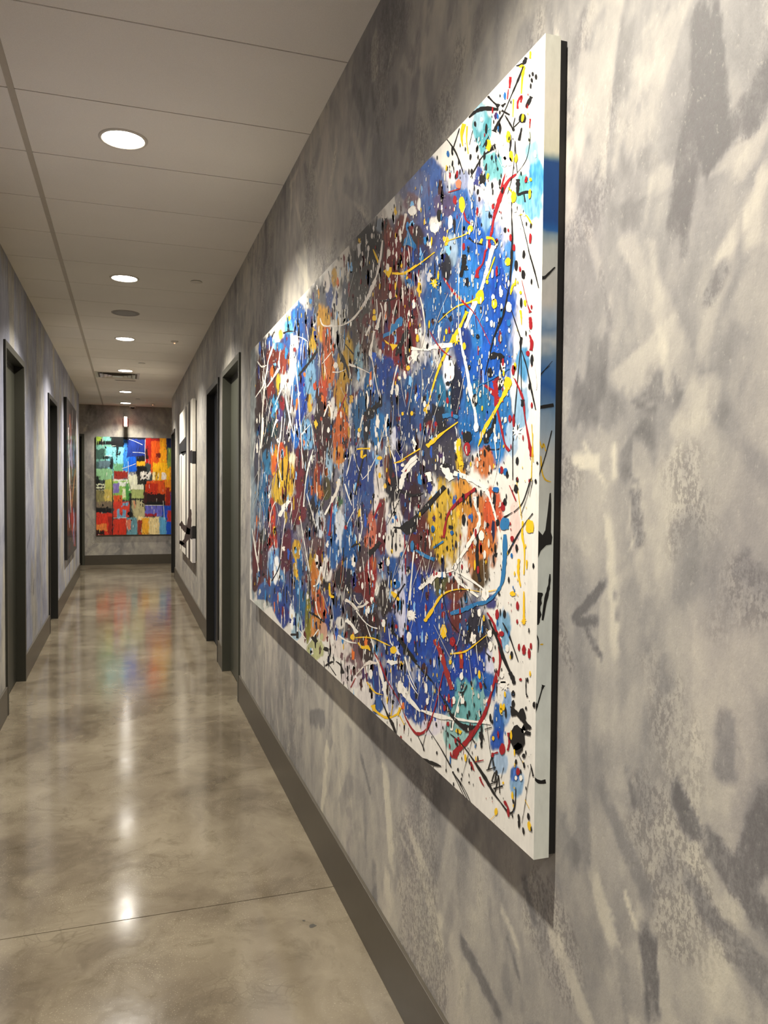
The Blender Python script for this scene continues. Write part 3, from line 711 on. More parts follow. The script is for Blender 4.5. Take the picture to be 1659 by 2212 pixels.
# marks traced one by one; each set is given in its own enlargement (origin x, y, scale)
def trace_set(o, lines=(), blobs=(), polys=(), stars=()):
    ox, oy, sc = o; c = {'K': KK, 'W': WH, 'C': srgb(220, 210, 196), 'R': RD_, 'Y': YL, 'B': BL, 'M': srgb(150, 38, 34), 'O': srgb(222, 120, 86), 'N': srgb(40, 110, 160)}
    f = lambda p: (ox+p[0]/sc, oy+p[1]/sc)
    for q in polys: PF.poly([f(p) for p in q[1:]], c[q[0]])
    for q in lines: PF.line([f(p) for p in q[2:]], q[1], c[q[0]], .28); PF.layer(.000003)
    for k, u, v, rx, ry in blobs: PF.blob(*f((u, v)), rx, ry, c[k], .14)
    for k, u, v, r in stars: PF.star(*f((u, v)), r, c[k])
    PF.layer()
trace_set((530, 680, 8.73), [
 ('W', [3, 4, 2, 3, 3, 2, 1], (540, 540), (480, 720), (430, 880), (400, 1080), (340, 1330), (230, 1500), (190, 1560)), ('C', [2, 3, 2.5, 2.5], (350, 1400), (340, 1600), (320, 1900), (320, 2090)),
 ('W', [1, 2, 4, 2], (660, 640), (640, 820), (630, 920), (650, 1020)), ('W', [6, 3, 2], (630, 1010), (530, 1180), (410, 1360)), ('W', [6, 5, 4, 2], (880, 350), (860, 700), (850, 1000), (830, 1150)),
 ('W', [4, 3, 2, 2], (930, 800), (960, 1100), (1000, 1450), (1030, 2090)), ('W', [1, 2, 3], (910, 1000), (890, 1400), (850, 1850)), ('W', [1, 4, 2], (720, 1330), (780, 1650), (860, 2090)),
 ('W', [3, 2, 1], (690, 1370), (620, 1550), (560, 1700)), ('W', [2, 3, 1], (230, 880), (310, 980), (400, 950)), ('W', [1, 3, 1], (990, 410), (1080, 440), (1180, 510)),
 ('K', [5, 3, 2], (720, 350), (800, 315), (940, 310)), ('K', [2, 7, 6, 7], (1000, 1160), (1100, 1030), (1220, 880), (1380, 640)), ('W', [2, 2.5, 3, 2], (1410, 60), (1450, 180), (1540, 215), (1640, 190)),
 ('K', [2, 1], (1120, 1620), (1200, 1500)), ('K', [1, 1.5], (1330, 1560), (1450, 1950)), ('W', [2, 4, 6], (1480, 1920), (1580, 1690), (1650, 1950)), ('K', 2, (540, 320), (500, 430)), ('K', 2, (450, 350), (440, 430)),
 ('W', [2, 1], (1640, 690), (1450, 920))])
trace_set((530, 900, 8.73), [
 ('W', [2, 2, 3, 2, 2, 1], (690, 0), (680, 200), (650, 450), (620, 650), (620, 900), (690, 1220)), ('W', 2, (840, 30), (780, 330)), ('W', [2, 2, 1], (840, 30), (900, 280), (930, 420)),
 ('W', 1.6, (1020, 0), (1050, 330), (1060, 600), (1080, 980)), ('W', [1, 4, 2, 2, 3], (1280, 620), (1200, 900), (1150, 1150), (1110, 1500), (1100, 1700)), ('K', [3, 4, 4], (700, 730), (700, 1000), (700, 1200)),
 ('K', [1, 2, 2], (815, 780), (790, 1100), (770, 1400)), ('W', [7, 2, 2], (600, 50), (540, 200), (500, 380)), ('W', 1.5, (570, 1600), (500, 1750), (440, 2090)), ('W', [8, 9, 6], (830, 1580), (740, 1700), (640, 1880)),
 ('W', [3, 2, 5], (1640, 1500), (1600, 1650), (1500, 1850)), ('W', 1.5, (1160, 1450), (1220, 1680), (1330, 2090)), ('R', 1, (450, 1100), (520, 1140), (590, 1030)), ('W', [4, 5, 3], (330, 20), (320, 300), (290, 600)),
 ('M', 1.6, (1045, 300), (1035, 480)), ('W', [1, 3], (1220, 150), (1060, 340))])
trace_set((530, 1120, 6.14), [
 ('W', 1.6, (530, 0), (490, 300), (470, 540)), ('K', [2, 2, 3], (470, 560), (430, 690), (350, 830)), ('W', 1.6, (730, 0), (770, 250), (800, 420), (850, 700)), ('W', [1, 3, 2], (90, 130), (130, 400), (180, 700)),
 ('K', [4, 4, 4], (850, 1240), (950, 1300), (1050, 1370)), ('W', 2, (690, 1440), (800, 1600)), ('W', [1, 2, 3], (800, 1710), (880, 1600), (970, 1470)), ('K', [4, 5], (600, 1540), (690, 1540)), ('K', [5, 5], (690, 1500), (690, 1590)),
 ('K', [5, 8], (880, 1570), (950, 1640)), ('K', [8, 8], (1040, 1720), (1110, 1750)), ('K', [2, 3, 2], (1060, 1960), (1110, 1930), (1167, 1900)), ('W', [3, 2, 2], (930, 1100), (960, 1250), (1000, 1330)), ('W', [6, 3, 4], (1010, 640), (960, 860), (900, 900))])
trace_set((700, 360, 8.295), [('C', [3, 4, 3, 5], (1050, 1320), (1010, 1650), (960, 1900), (880, 2100)), ('Y', [5, 5, 6, 3], (1220, 1910), (1400, 1920), (1480, 1890), (1659, 1760)), ('Y', [2, 5], (880, 1480), (980, 1720)),
 ('K', 2, (950, 890), (935, 1080)), ('M', 1, (1380, 980), (1280, 1200)), ('C', [6, 4, 2], (1470, 840), (1440, 1000), (1400, 1200))],
 [('C', 1160, 1540, 4, 8), ('C', 1140, 1800, 4, 8), ('C', 860, 1240, 2.4, 6), ('C', 760, 1360, 2, 4), ('C', 795, 1465, 2.6, 7), ('C', 1190, 1220, 1.5, 6), ('C', 1240, 1540, 2, 5), ('C', 690, 1560, 1.6, 5), ('C', 1600, 750, 6, 6)],
 [('Y', (1060, 1870), (1170, 1800), (1215, 1800), (1215, 1880), (1160, 2000), (1110, 1930)), ('N', (1500, 1100), (1530, 1180), (1600, 1330), (1650, 1400), (1650, 1470), (1590, 1450), (1500, 1400), (1420, 1420), (1440, 1300), (1480, 1250))])
trace_set((700, 600, 8.295), [('C', [5, 9, 7, 5, 4, 2, 3, 2], (930, 40), (850, 200), (790, 350), (640, 590), (500, 750), (330, 850), (100, 870), (0, 850)),
 ('C', [3, 6, 8], (1020, 620), (980, 780), (940, 930)), ('C', [5, 3, 8, 2, 2, 2], (900, 950), (870, 1130), (830, 1350), (870, 1500), (920, 1800), (980, 2090)), ('C', [1, 3, 1], (1310, 400), (1270, 560), (1230, 740)),
 ('C', [3, 4, 1], (1400, 170), (1410, 250), (1420, 500)), ('W', [3, 2, 6], (1320, 1560), (1260, 1800), (1210, 2090)), ('K', [8, 10, 8, 5], (1480, 950), (1420, 1100), (1330, 1280), (1290, 1400)),
 ('K', 3, (1000, 410), (1150, 410), (1300, 350)), ('K', [2, 9, 5, 2], (240, 1220), (330, 1450), (410, 1620), (440, 1800)), ('K', [2, 3], (380, 1190), (530, 1370)), ('C', [7, 4, 2, 1], (440, 1550), (560, 1590), (700, 1650), (820, 1710)),
 ('C', [3, 2, 1], (150, 1690), (270, 1690), (390, 1640)), ('C', [3, 2, 1], (1010, 450), (1050, 600), (1060, 1000)), ('C', [3, 4], (820, 870), (750, 1040))],
 [('W', 1610, 470, 4, 10), ('W', 1625, 1370, 7, 15), ('C', 1100, 520, 3, 10), ('C', 1190, 310, 3, 8), ('C', 1010, 1340, 2.6, 8), ('W', 1525, 1470, 3, 9), ('W', 1355, 1795, 4, 4), ('W', 1455, 1760, 3, 7), ('Y', 1510, 1610, 4, 5), ('W', 1310, 2010, 4, 12), ('W', 840, 1880, 2.5, 7), ('Y', 905, 720, 5, 6), ('Y', 900, 610, 3, 6), ('C', 210, 1570, 5, 7), ('C', 825, 880, 2, 4)],
 [('N', (1380, 690), (1415, 740), (1400, 860), (1330, 890), (1220, 990), (1180, 1030), (1090, 1060), (1060, 1090), (1060, 1010), (1180, 960), (1200, 820), (1260, 830), (1300, 750)),
  ('Y', (1080, 1110), (1180, 1180), (1330, 1200), (1380, 1150), (1370, 1210), (1290, 1240), (1230, 1310), (1200, 1220), (1110, 1170))])
trace_set((700, 840, 8.295), [('W', 1.3, (1090, 540), (1090, 680), (1000, 1000), (940, 1200), (790, 1510), (680, 1630)), ('W', 1.3, (545, 1170), (580, 1330), (660, 1520), (690, 1600)), ('W', [4, 3, 3], (1140, 450), (1110, 650), (1120, 850)),
 ('K', [9, 10, 12, 8], (1000, 260), (860, 380), (780, 430), (740, 480)), ('K', [4, 2, 3, 4], (820, 560), (760, 1000), (700, 1250), (560, 1900)), ('Y', 3.5, (590, 1080), (680, 1070), (830, 1070)), ('Y', [5, 7, 3], (680, 1100), (680, 1220), (760, 1180)),
 ('W', [4, 3, 1], (700, 470), (670, 600), (640, 720)), ('C', [6, 7, 3], (270, 1610), (240, 1800), (130, 2050)), ('W', [2, 3, 1], (1200, 1100), (1280, 1350), (1320, 1750)), ('W', [8, 10, 10, 6], (1659, 1270), (1500, 1430), (1410, 1600), (1370, 1800)),
 ('W', 5, (1590, 900), (1650, 1010)), ('W', [3, 3, 1], (370, 1700), (430, 1900), (500, 2090)), ('K', [2, 2], (1290, 1850), (1400, 1820), (1600, 1900)), ('M', [3, 2], (400, 90), (250, 450)), ('K', 1.6, (545, 640), (560, 1100), (600, 1500)),
 ('W', [1, 2.5, 1], (490, 1190), (430, 1450), (400, 1560)), ('C', [5, 4, 8], (80, 220), (150, 330), (200, 500)), ('Y', [2, 4, 1], (1250, 1330), (1370, 1300), (1460, 1260))],
 [('Y', 630, 740, 3, 5), ('C', 620, 820, 3, 6), ('C', 760, 720, 2.6, 6), ('W', 980, 1010, 2.6, 8), ('W', 930, 1060, 2, 6), ('W', 950, 820, 2, 6), ('Y', 1410, 445, 2.6, 4), ('Y', 1575, 440, 3, 5), ('W', 1410, 1365, 4, 4), ('R', 1460, 1440, 3, 6), ('Y', 1000, 1550, 3, 6), ('Y', 1095, 1740, 3, 6), ('W', 80, 740, 3, 6), ('W', 820, 1000, 1.6, 6), ('R', 1010, 2080, 3, 5), ('Y', 1000, 1240, 6, 4), ('K', 300, 700, 2, 8)])
trace_set((700, 1080, 8.295), [('K', [8, 11, 14], (1010, 750), (900, 880), (800, 980)), ('R', [2, 3, 5], (150, 50), (110, 500), (90, 640)), ('C', [7, 4, 3], (380, 1790), (500, 1850), (620, 1990)), ('C', [6, 4, 6], (600, 1920), (700, 1900), (790, 1820)),
 ('C', 1.2, (430, 1820), (600, 2000), (690, 2150)), ('C', 2, (540, 1700), (570, 1800), (640, 1870), (690, 1800)), ('Y', [5, 9, 4], (1210, 1640), (1280, 1720), (1350, 1800)), ('K', [4, 2, 1], (1450, 1500), (1300, 1740), (1230, 1880)),
 ('W', [3, 2, 4], (1610, 900), (1570, 1400), (1540, 1800)), ('R', 1.5, (1450, 760), (1470, 950), (1460, 1300)), ('W', 1.5, (560, 150), (440, 380), (410, 480)), ('K', [3, 4, 3], (630, 790), (560, 800), (490, 850)), ('Y', [3, 6, 4], (100, 1490), (110, 1700), (180, 1740)),
 ('W', [3, 2, 2], (660, 380), (690, 450), (640, 740)), ('K', 2, (350, 850), (340, 1200)), ('R', [4, 3], (1000, 60), (880, 350)), ('K', [2, 1], (1350, 0), (1130, 450))],
 [('B', 1290, 310, 2.5, 5), ('B', 1235, 375, 2, 5), ('B', 1390, 970, 2.5, 5), ('B', 1585, 850, 4, 11), ('K', 1290, 840, 2.4, 9), ('Y', 1215, 920, 2.4, 5), ('W', 1150, 1110, 4, 9), ('W', 995, 630, 2.4, 5), ('W', 1070, 670, 2, 5), ('W', 940, 1640, 3.4, 9), ('W', 800, 1970, 3.4, 8), ('W', 690, 1540, 2.6, 8), ('R', 390, 490, 3, 5), ('R', 1010, 80, 3, 4), ('W', 650, 1240, 1.8, 6), ('W', 850, 1300, 1.6, 6), ('W', 1270, 1470, 2.4, 7), ('B', 1300, 1520, 8, 9)],
 [('K', (1245, 475), (1360, 485), (1480, 380), (1560, 370), (1659, 420), (1659, 560), (1560, 600), (1480, 630), (1420, 570), (1370, 520), (1245, 505))])
trace_set((700, 1320, 6.91), [('W', [2, 2, 2, 3], (480, 0), (600, 150), (700, 230), (800, 260)), ('W', [1, 2, 3, 6, 5, 3], (620, 170), (700, 400), (760, 590), (830, 850), (900, 1150), (960, 1540)), ('Y', [2, 3, 2.5, 3, 1.5], (470, 400), (600, 390), (750, 410), (880, 470), (990, 520)),
 ('Y', [4, 6, 8, 2], (510, 470), (570, 540), (650, 540), (690, 590)), ('Y', [9, 9], (730, 1400), (755, 1490)), ('Y', [5, 5, 6, 4, 4, 6], (760, 1480), (850, 1550), (930, 1590), (1010, 1580), (1110, 1520), (1140, 1440)),
 ('Y', 2, (1000, 1560), (1030, 1400)), ('Y', 2, (1130, 1560), (1200, 1700)), ('R', [1, 5, 3, 2, 1.5, 1.5, 3, 3, 5], (750, 620), (830, 760), (900, 930), (960, 1060), (1120, 1340), (1200, 1540), (1250, 1650), (1320, 1760), (1382, 1830)),
 ('K', [2, 4, 7, 3], (870, 1350), (960, 1570), (1020, 1680), (1080, 1850)), ('K', [3, 7, 5, 6], (1010, 290), (1180, 490), (1260, 590), (1382, 760)), ('C', [3, 9, 4], (590, 820), (680, 770), (790, 780)), ('W', [9, 10, 6], (950, 740), (1020, 770), (1100, 760)),
 ('C', 2.5, (480, 950), (590, 830)), ('W', 8, (1150, 1070), (1160, 1200)), ('W', [10, 8, 4], (1200, 1200), (1270, 1330), (1382, 1420)), ('K', [2, 3, 6], (180, 750), (250, 810), (290, 930)), ('K', [2, 4, 2], (20, 810), (70, 780), (130, 750)),
 ('W', [1.5, 2, 1.5, 5], (970, 260), (990, 450), (1060, 560), (1130, 650)), ('W', [4, 2, 2, 1.5], (1210, 680), (1250, 850), (1300, 1000), (1382, 1170)), ('W', [9, 6, 8], (330, 130), (420, 210), (490, 330)), ('W', [3, 4, 2], (210, 360), (350, 450), (490, 480)), ('M', 2, (470, 1000), (400, 1140)),
 ('K', [1, 2], (60, 780), (180, 960)), ('Y', [2, 3, 1], (640, 1060), (760, 1210), (880, 1250))],
 [('W', 915, 1110, 4, 9), ('Y', 1035, 580, 7, 8), ('W', 1270, 390, 5, 12), ('W', 700, 940, 4, 10), ('R', 1080, 230, 3, 5), ('M', 1150, 1890, 2, 5), ('Y', 430, 390, 5, 6), ('W', 1290, 60, 6, 12), ('W', 890, 180, 4, 9)])
R1, R2, R3, R4 = (860, 60, 4.1475), (860, 540, 4.1475), (860, 1000, 4.1475), (860, 1450, 4.1475)
trace_set(R1, [('K', [2, 6, 8], (1060, 342), (1122, 322), (1150, 265)), ('Y', [3, 8, 4, 2], (1085, 350), (1125, 350), (1115, 440), (1105, 590)), ('Y', 4, (1187, 210), (1185, 275)), ('K', [3, 4, 2, 2, 4, 10], (1125, 345), (1075, 470), (1010, 620), (950, 760), (910, 830), (862, 930)),
 ('K', [8, 5], (1195, 615), (1150, 715)), ('R', [4, 4, 4, 3], (1072, 725), (1075, 660), (1110, 610), (1100, 670)), ('R', [5, 4], (1008, 440), (1000, 540)), ('R', 2, (990, 550), (980, 640)), ('K', [3, 7, 9, 6], (635, 805), (700, 748), (780, 722), (900, 732)), ('K', [5, 3, 10], (805, 612), (860, 670), (905, 705)),
 ('K', [6, 2], (930, 705), (965, 675)), ('K', [5, 4], (930, 740), (1000, 780)), ('K', [3, 4, 5], (960, 785), (1010, 870), (1040, 925)), ('K', [4, 2, 1.5], (1040, 910), (1035, 870), (1050, 805)), ('K', [2, 4, 3], (1010, 960), (1010, 1040), (1000, 1110)), ('K', [3, 5], (1110, 895), (1085, 1010)), ('K', [2, 2], (1040, 890), (1090, 840)),
 ('K', 1, (1180, 930), (1185, 1000), (1150, 1180), (1060, 1310)), ('R', [4, 1], (1185, 815), (1180, 900)), ('K', [2, 4, 2], (440, 1000), (520, 1120), (590, 1310)), ('K', 2, (552, 900), (495, 1080)), ('K', 1.5, (820, 960), (760, 1070)), ('K', [6, 2, 3, 1], (870, 1070), (760, 1150), (700, 1250), (650, 1340)), ('K', 1, (670, 920), (640, 1050)),
 ('Y', [8, 6, 2], (592, 860), (570, 960), (580, 1060)), ('Y', [4, 2, 2], (620, 880), (615, 1000), (630, 1130)), ('Y', [3, 2], (1035, 640), (1030, 800)), ('R', [3, 6, 10, 9, 5, 6, 3], (1060, 1310), (990, 1370), (935, 1470), (900, 1570), (860, 1700), (840, 1830), (790, 2000)), ('R', [2, 3, 6], (965, 1300), (940, 1380), (930, 1450)),
 ('K', 1.5, (1050, 1010), (1060, 1200), (1070, 1300)), ('K', [7, 8, 3], (1075, 1355), (1075, 1420), (1070, 1490)), ('K', [2, 2, 4, 4], (1020, 1560), (1020, 1700), (1025, 1850), (1020, 2070)), ('K', [1.5, 1.5, 2], (1085, 1640), (1140, 1850), (1190, 2074)), ('K', [4, 6, 3], (1070, 1500), (1130, 1475), (1200, 1468)), ('K', [2, 3], (1130, 1480), (1140, 1560)),
 ('Y', [3, 4], (990, 1430), (1040, 1500)), ('Y', [2, 3, 4], (1095, 1675), (1150, 1680), (1200, 1765)), ('Y', [4, 2, 1], (640, 1830), (560, 1870), (420, 1915)), ('R', [2, 4, 3], (590, 1640), (610, 1720), (660, 1760)), ('K', [6, 2, 3], (635, 1880), (690, 1925), (760, 1940)), ('Y', [6, 5], (740, 1930), (755, 1890)), ('Y', [6, 4, 2], (790, 1880), (850, 1890), (880, 1940)),
 ('K', 1, (640, 1450), (720, 1790)), ('W', 1, (580, 1640), (570, 2060)), ('K', 1.2, (1050, 1020), (1030, 1300), (980, 1500)), ('M', [2, 3], (450, 1475), (560, 1440)), ('W', [8, 3, 8], (750, 1400), (790, 1480), (800, 1640))],
 [('K', 1113, 812, 8, 11), ('K', 1200, 470, 2.4, 5), ('K', 1208, 415, 2.4, 5), ('K', 1238, 440, 2.6, 6), ('K', 1180, 430, 1.6, 4), ('K', 1190, 520, 2, 6), ('R', 1155, 700, 3, 5), ('Y', 810, 1050, 6, 13), ('Y', 990, 975, 5, 14), ('Y', 1015, 1150, 4, 13), ('W', 935, 1020, 4, 9), ('W', 955, 1200, 6, 11), ('W', 1000, 1200, 5, 9),
  ('W', 1230, 1130, 3, 8), ('W', 750, 822, 3, 5), ('W', 960, 1160, 4, 6), ('Y', 1038, 1515, 6, 13), ('W', 1050, 1610, 6, 12), ('W', 1085, 1632, 5, 12), ('W', 1130, 1670, 3, 5), ('K', 845, 1410, 2.6, 7), ('K', 960, 1812, 3, 6), ('R', 990, 1815, 2, 4), ('K', 662, 1290, 3, 7), ('O', 543, 1400, 6, 10), ('Y', 575, 1580, 7, 18), ('Y', 650, 1800, 6, 8),
  ('W', 470, 1740, 5, 16), ('R', 852, 1600, 3, 6), ('K', 692, 862, 2.6, 6), ('B', 905, 905, 3, 7), ('B', 895, 795, 2, 6), ('B', 958, 610, 2.6, 8), ('B', 448, 1130, 3, 7), ('K', 858, 1072, 5, 6), ('R', 1010, 1880, 3, 8), ('R', 1040, 1970, 3, 8), ('Y', 1190, 1360, 3, 4), ('W', 735, 1640, 2.4, 6), ('W', 990, 1505, 2, 5), ('K', 370, 1680, 5, 14), ('W', 330, 1790, 10, 12), ('W', 130, 1640, 9, 10), ('W', 190, 1580, 4, 14), ('R', 510, 1545, 4, 10), ('R', 590, 1960, 3, 8)])
trace_set(R2, [('W', [11, 8, 4, 11, 5], (852, -40), (800, 170), (740, 370), (680, 500), (600, 700)), ('Y', [8, 4, 3, 2, 1], (735, 425), (640, 470), (540, 500), (440, 570), (360, 650)), ('Y', [7, 6, 8, 5, 6, 4, 2], (620, 550), (560, 680), (490, 800), (440, 900), (380, 1030), (330, 1170), (260, 1430)),
 ('W', [6, 4, 7, 9, 5, 9], (550, 700), (580, 900), (620, 1080), (650, 1270), (690, 1440), (702, 1560)), ('W', [7, 4, 9, 11], (120, 880), (250, 895), (340, 865), (490, 850)), ('R', [2, 6, 4, 2, 1], (410, 250), (500, 380), (600, 480), (700, 590), (830, 850)), ('R', [4, 3, 6, 9], (785, 0), (760, 120), (715, 180), (708, 250)),
 ('K', [3, 5, 6, 3, 1], (980, 400), (960, 520), (900, 680), (850, 820), (780, 1120)), ('K', [4, 5, 2, 3], (1020, 0), (1015, 130), (1000, 300), (980, 410)), ('K', [8, 9, 8], (595, 40), (590, 130), (560, 240)), ('K', [5, 9], (610, 140), (615, 180)), ('R', [1, 1.5, 6], (1110, 270), (1160, 480), (1188, 560)), ('R', [5, 8, 5], (1185, 600), (1190, 660), (1190, 710)), ('R', [3, 8, 7], (1180, 760), (1200, 830), (1192, 900)),
 ('Y', [6, 3, 1], (1098, 540), (1105, 600), (1108, 670)), ('K', 2, (1015, 530), (1100, 790)), ('K', [5, 6, 2], (1108, 780), (1100, 840), (1100, 900)), ('K', [2, 3, 4, 2], (1110, 900), (1160, 1070), (1200, 1270), (1235, 1430)), ('K', 1.6, (1100, 870), (1080, 1080), (1045, 1500), (1030, 1700), (1030, 2060)), ('K', 1.2, (1105, 870), (1110, 1300), (1160, 1650)), ('W', [2, 6, 2], (1215, 1000), (1230, 1150), (1240, 1250)),
 ('K', [2, 3, 2], (1170, 0), (1225, 190), (1262, 340)), ('K', [10, 13, 10], (820, 965), (880, 940), (950, 965)), ('K', [8, 7, 6], (935, 980), (925, 1100), (908, 1250)), ('K', [4, 8, 12, 9], (875, 1480), (850, 1590), (800, 1660), (790, 1730)), ('R', [5, 8, 9], (780, 1210), (850, 1270), (890, 1340)), ('R', [9, 9, 9], (865, 1170), (880, 1250), (885, 1400)), ('R', [8, 2], (895, 1320), (945, 1360)), ('R', [4, 3], (900, 1200), (880, 1290)),
 ('R', [5, 5, 3, 8], (890, 1430), (920, 1560), (960, 1740), (1000, 1800)), ('Y', [9, 8, 6, 8, 8, 1], (985, 1230), (955, 1290), (905, 1380), (850, 1480), (780, 1600), (720, 1760)), ('R', [2, 6, 2, 6, 10], (1045, 1150), (1120, 1330), (1140, 1500), (1180, 1740), (1200, 1850)), ('B', 3, (1000, 1060), (850, 1150), (700, 1230)), ('K', [8, 7], (1118, 1340), (1118, 1400)),
 ('Y', [8, 9, 4, 2], (260, 1760), (330, 1700), (400, 1640), (540, 1540)), ('Y', [2, 3], (0, 1900), (200, 1780)), ('K', 2, (780, 1750), (800, 1782), (910, 1780), (912, 1720)), ('W', [6, 8, 10], (40, 1990), (110, 1900), (170, 1850)), ('W', [12, 16, 14], (400, 1920), (440, 1990), (480, 2060)), ('W', [10, 8], (270, 1990), (290, 2074)), ('R', [1, 3, 1], (280, 720), (380, 880), (480, 960)),
 ('N', [8, 9, 6], (400, 1490), (470, 1480), (540, 1500)), ('Y', [10, 7, 9], (550, 1690), (540, 1800), (570, 1930)), ('K', [9, 7], (430, 1200), (480, 1190)), ('W', [3, 2, 2], (870, 1560), (870, 1700), (885, 1870)), ('Y', [2, 4], (870, 60), (800, 260)), ('Y', [4, 6, 2], (1050, 300), (1025, 330), (1010, 400)), ('Y', 1.4, (1200, 1560), (1215, 1900)), ('Y', 1.4, (1210, 1640), (1195, 2070)), ('R', 2, (720, 860), (720, 950)),
 ('C', [2, 3, 2, 1], (200, 420), (235, 600), (240, 760), (200, 900)), ('W', 1.3, (545, 120), (545, 700)), ('Y', [1, 3, 2], (0, 220), (100, 190), (330, 20)), ('K', [1, 1], (940, 300), (1000, 390))],
 [('Y', 735, 420, 9, 15), ('W', 702, 1585, 6, 11), ('Y', 985, 1190, 9, 13), ('W', 875, 1690, 4, 9), ('W', 965, 1520, 3, 6), ('Y', 865, 480, 6, 11), ('Y', 800, 285, 3, 5), ('Y', 985, 105, 6, 9), ('W', 925, 385, 4, 9), ('W', 995, 510, 6, 11), ('W', 840, 660, 3, 8), ('W', 800, 620, 2.4, 5), ('W', 855, 425, 4, 7), ('K', 1060, 140, 4, 11), ('K', 1125, 220, 4, 10), ('R', 1095, 170, 2.4, 6),
  ('K', 690, 1345, 6, 13), ('K', 620, 1675, 10, 13), ('R', 1165, 925, 4, 6), ('Y', 1140, 475, 3, 7), ('Y', 1100, 380, 2.4, 4), ('R', 1198, 510, 2, 5), ('B', 995, 655, 4, 8), ('W', 665, 735, 3, 6), ('W', 998, 720, 2.4, 5), ('K', 715, 775, 4, 5), ('K', 825, 1095, 6, 11), ('Y', 435, 730, 2.6, 6), ('W', 60, 1110, 3, 7), ('R', 445, 1350, 3, 7), ('W', 240, 1380, 3, 7), ('K', 370, 1320, 3, 7), ('R', 620, 1780, 7, 14), ('K', 430, 1930, 8, 6), ('W', 945, 1035, 5, 7),
  ('W', 950, 1070, 3, 5), ('B', 965, 1980, 4, 7), ('R', 930, 1970, 4, 8), ('Y', 90, 1060, 4, 5), ('R', 1005, 1510, 4, 8), ('R', 340, 1560, 3, 6), ('Y', 175, 790, 3, 9), ('Y', 595, 860, 4, 8), ('W', 470, 1080, 9, 22), ('B', 720, 970, 4, 6), ('B', 680, 1140, 4, 6), ('K', 640, 1050, 3, 6)],
 [], [('Y', 520, 800, 8), ('W', 1065, 1620, 9), ('Y', 328, 300, 7), ('W', 150, 950, 9)])
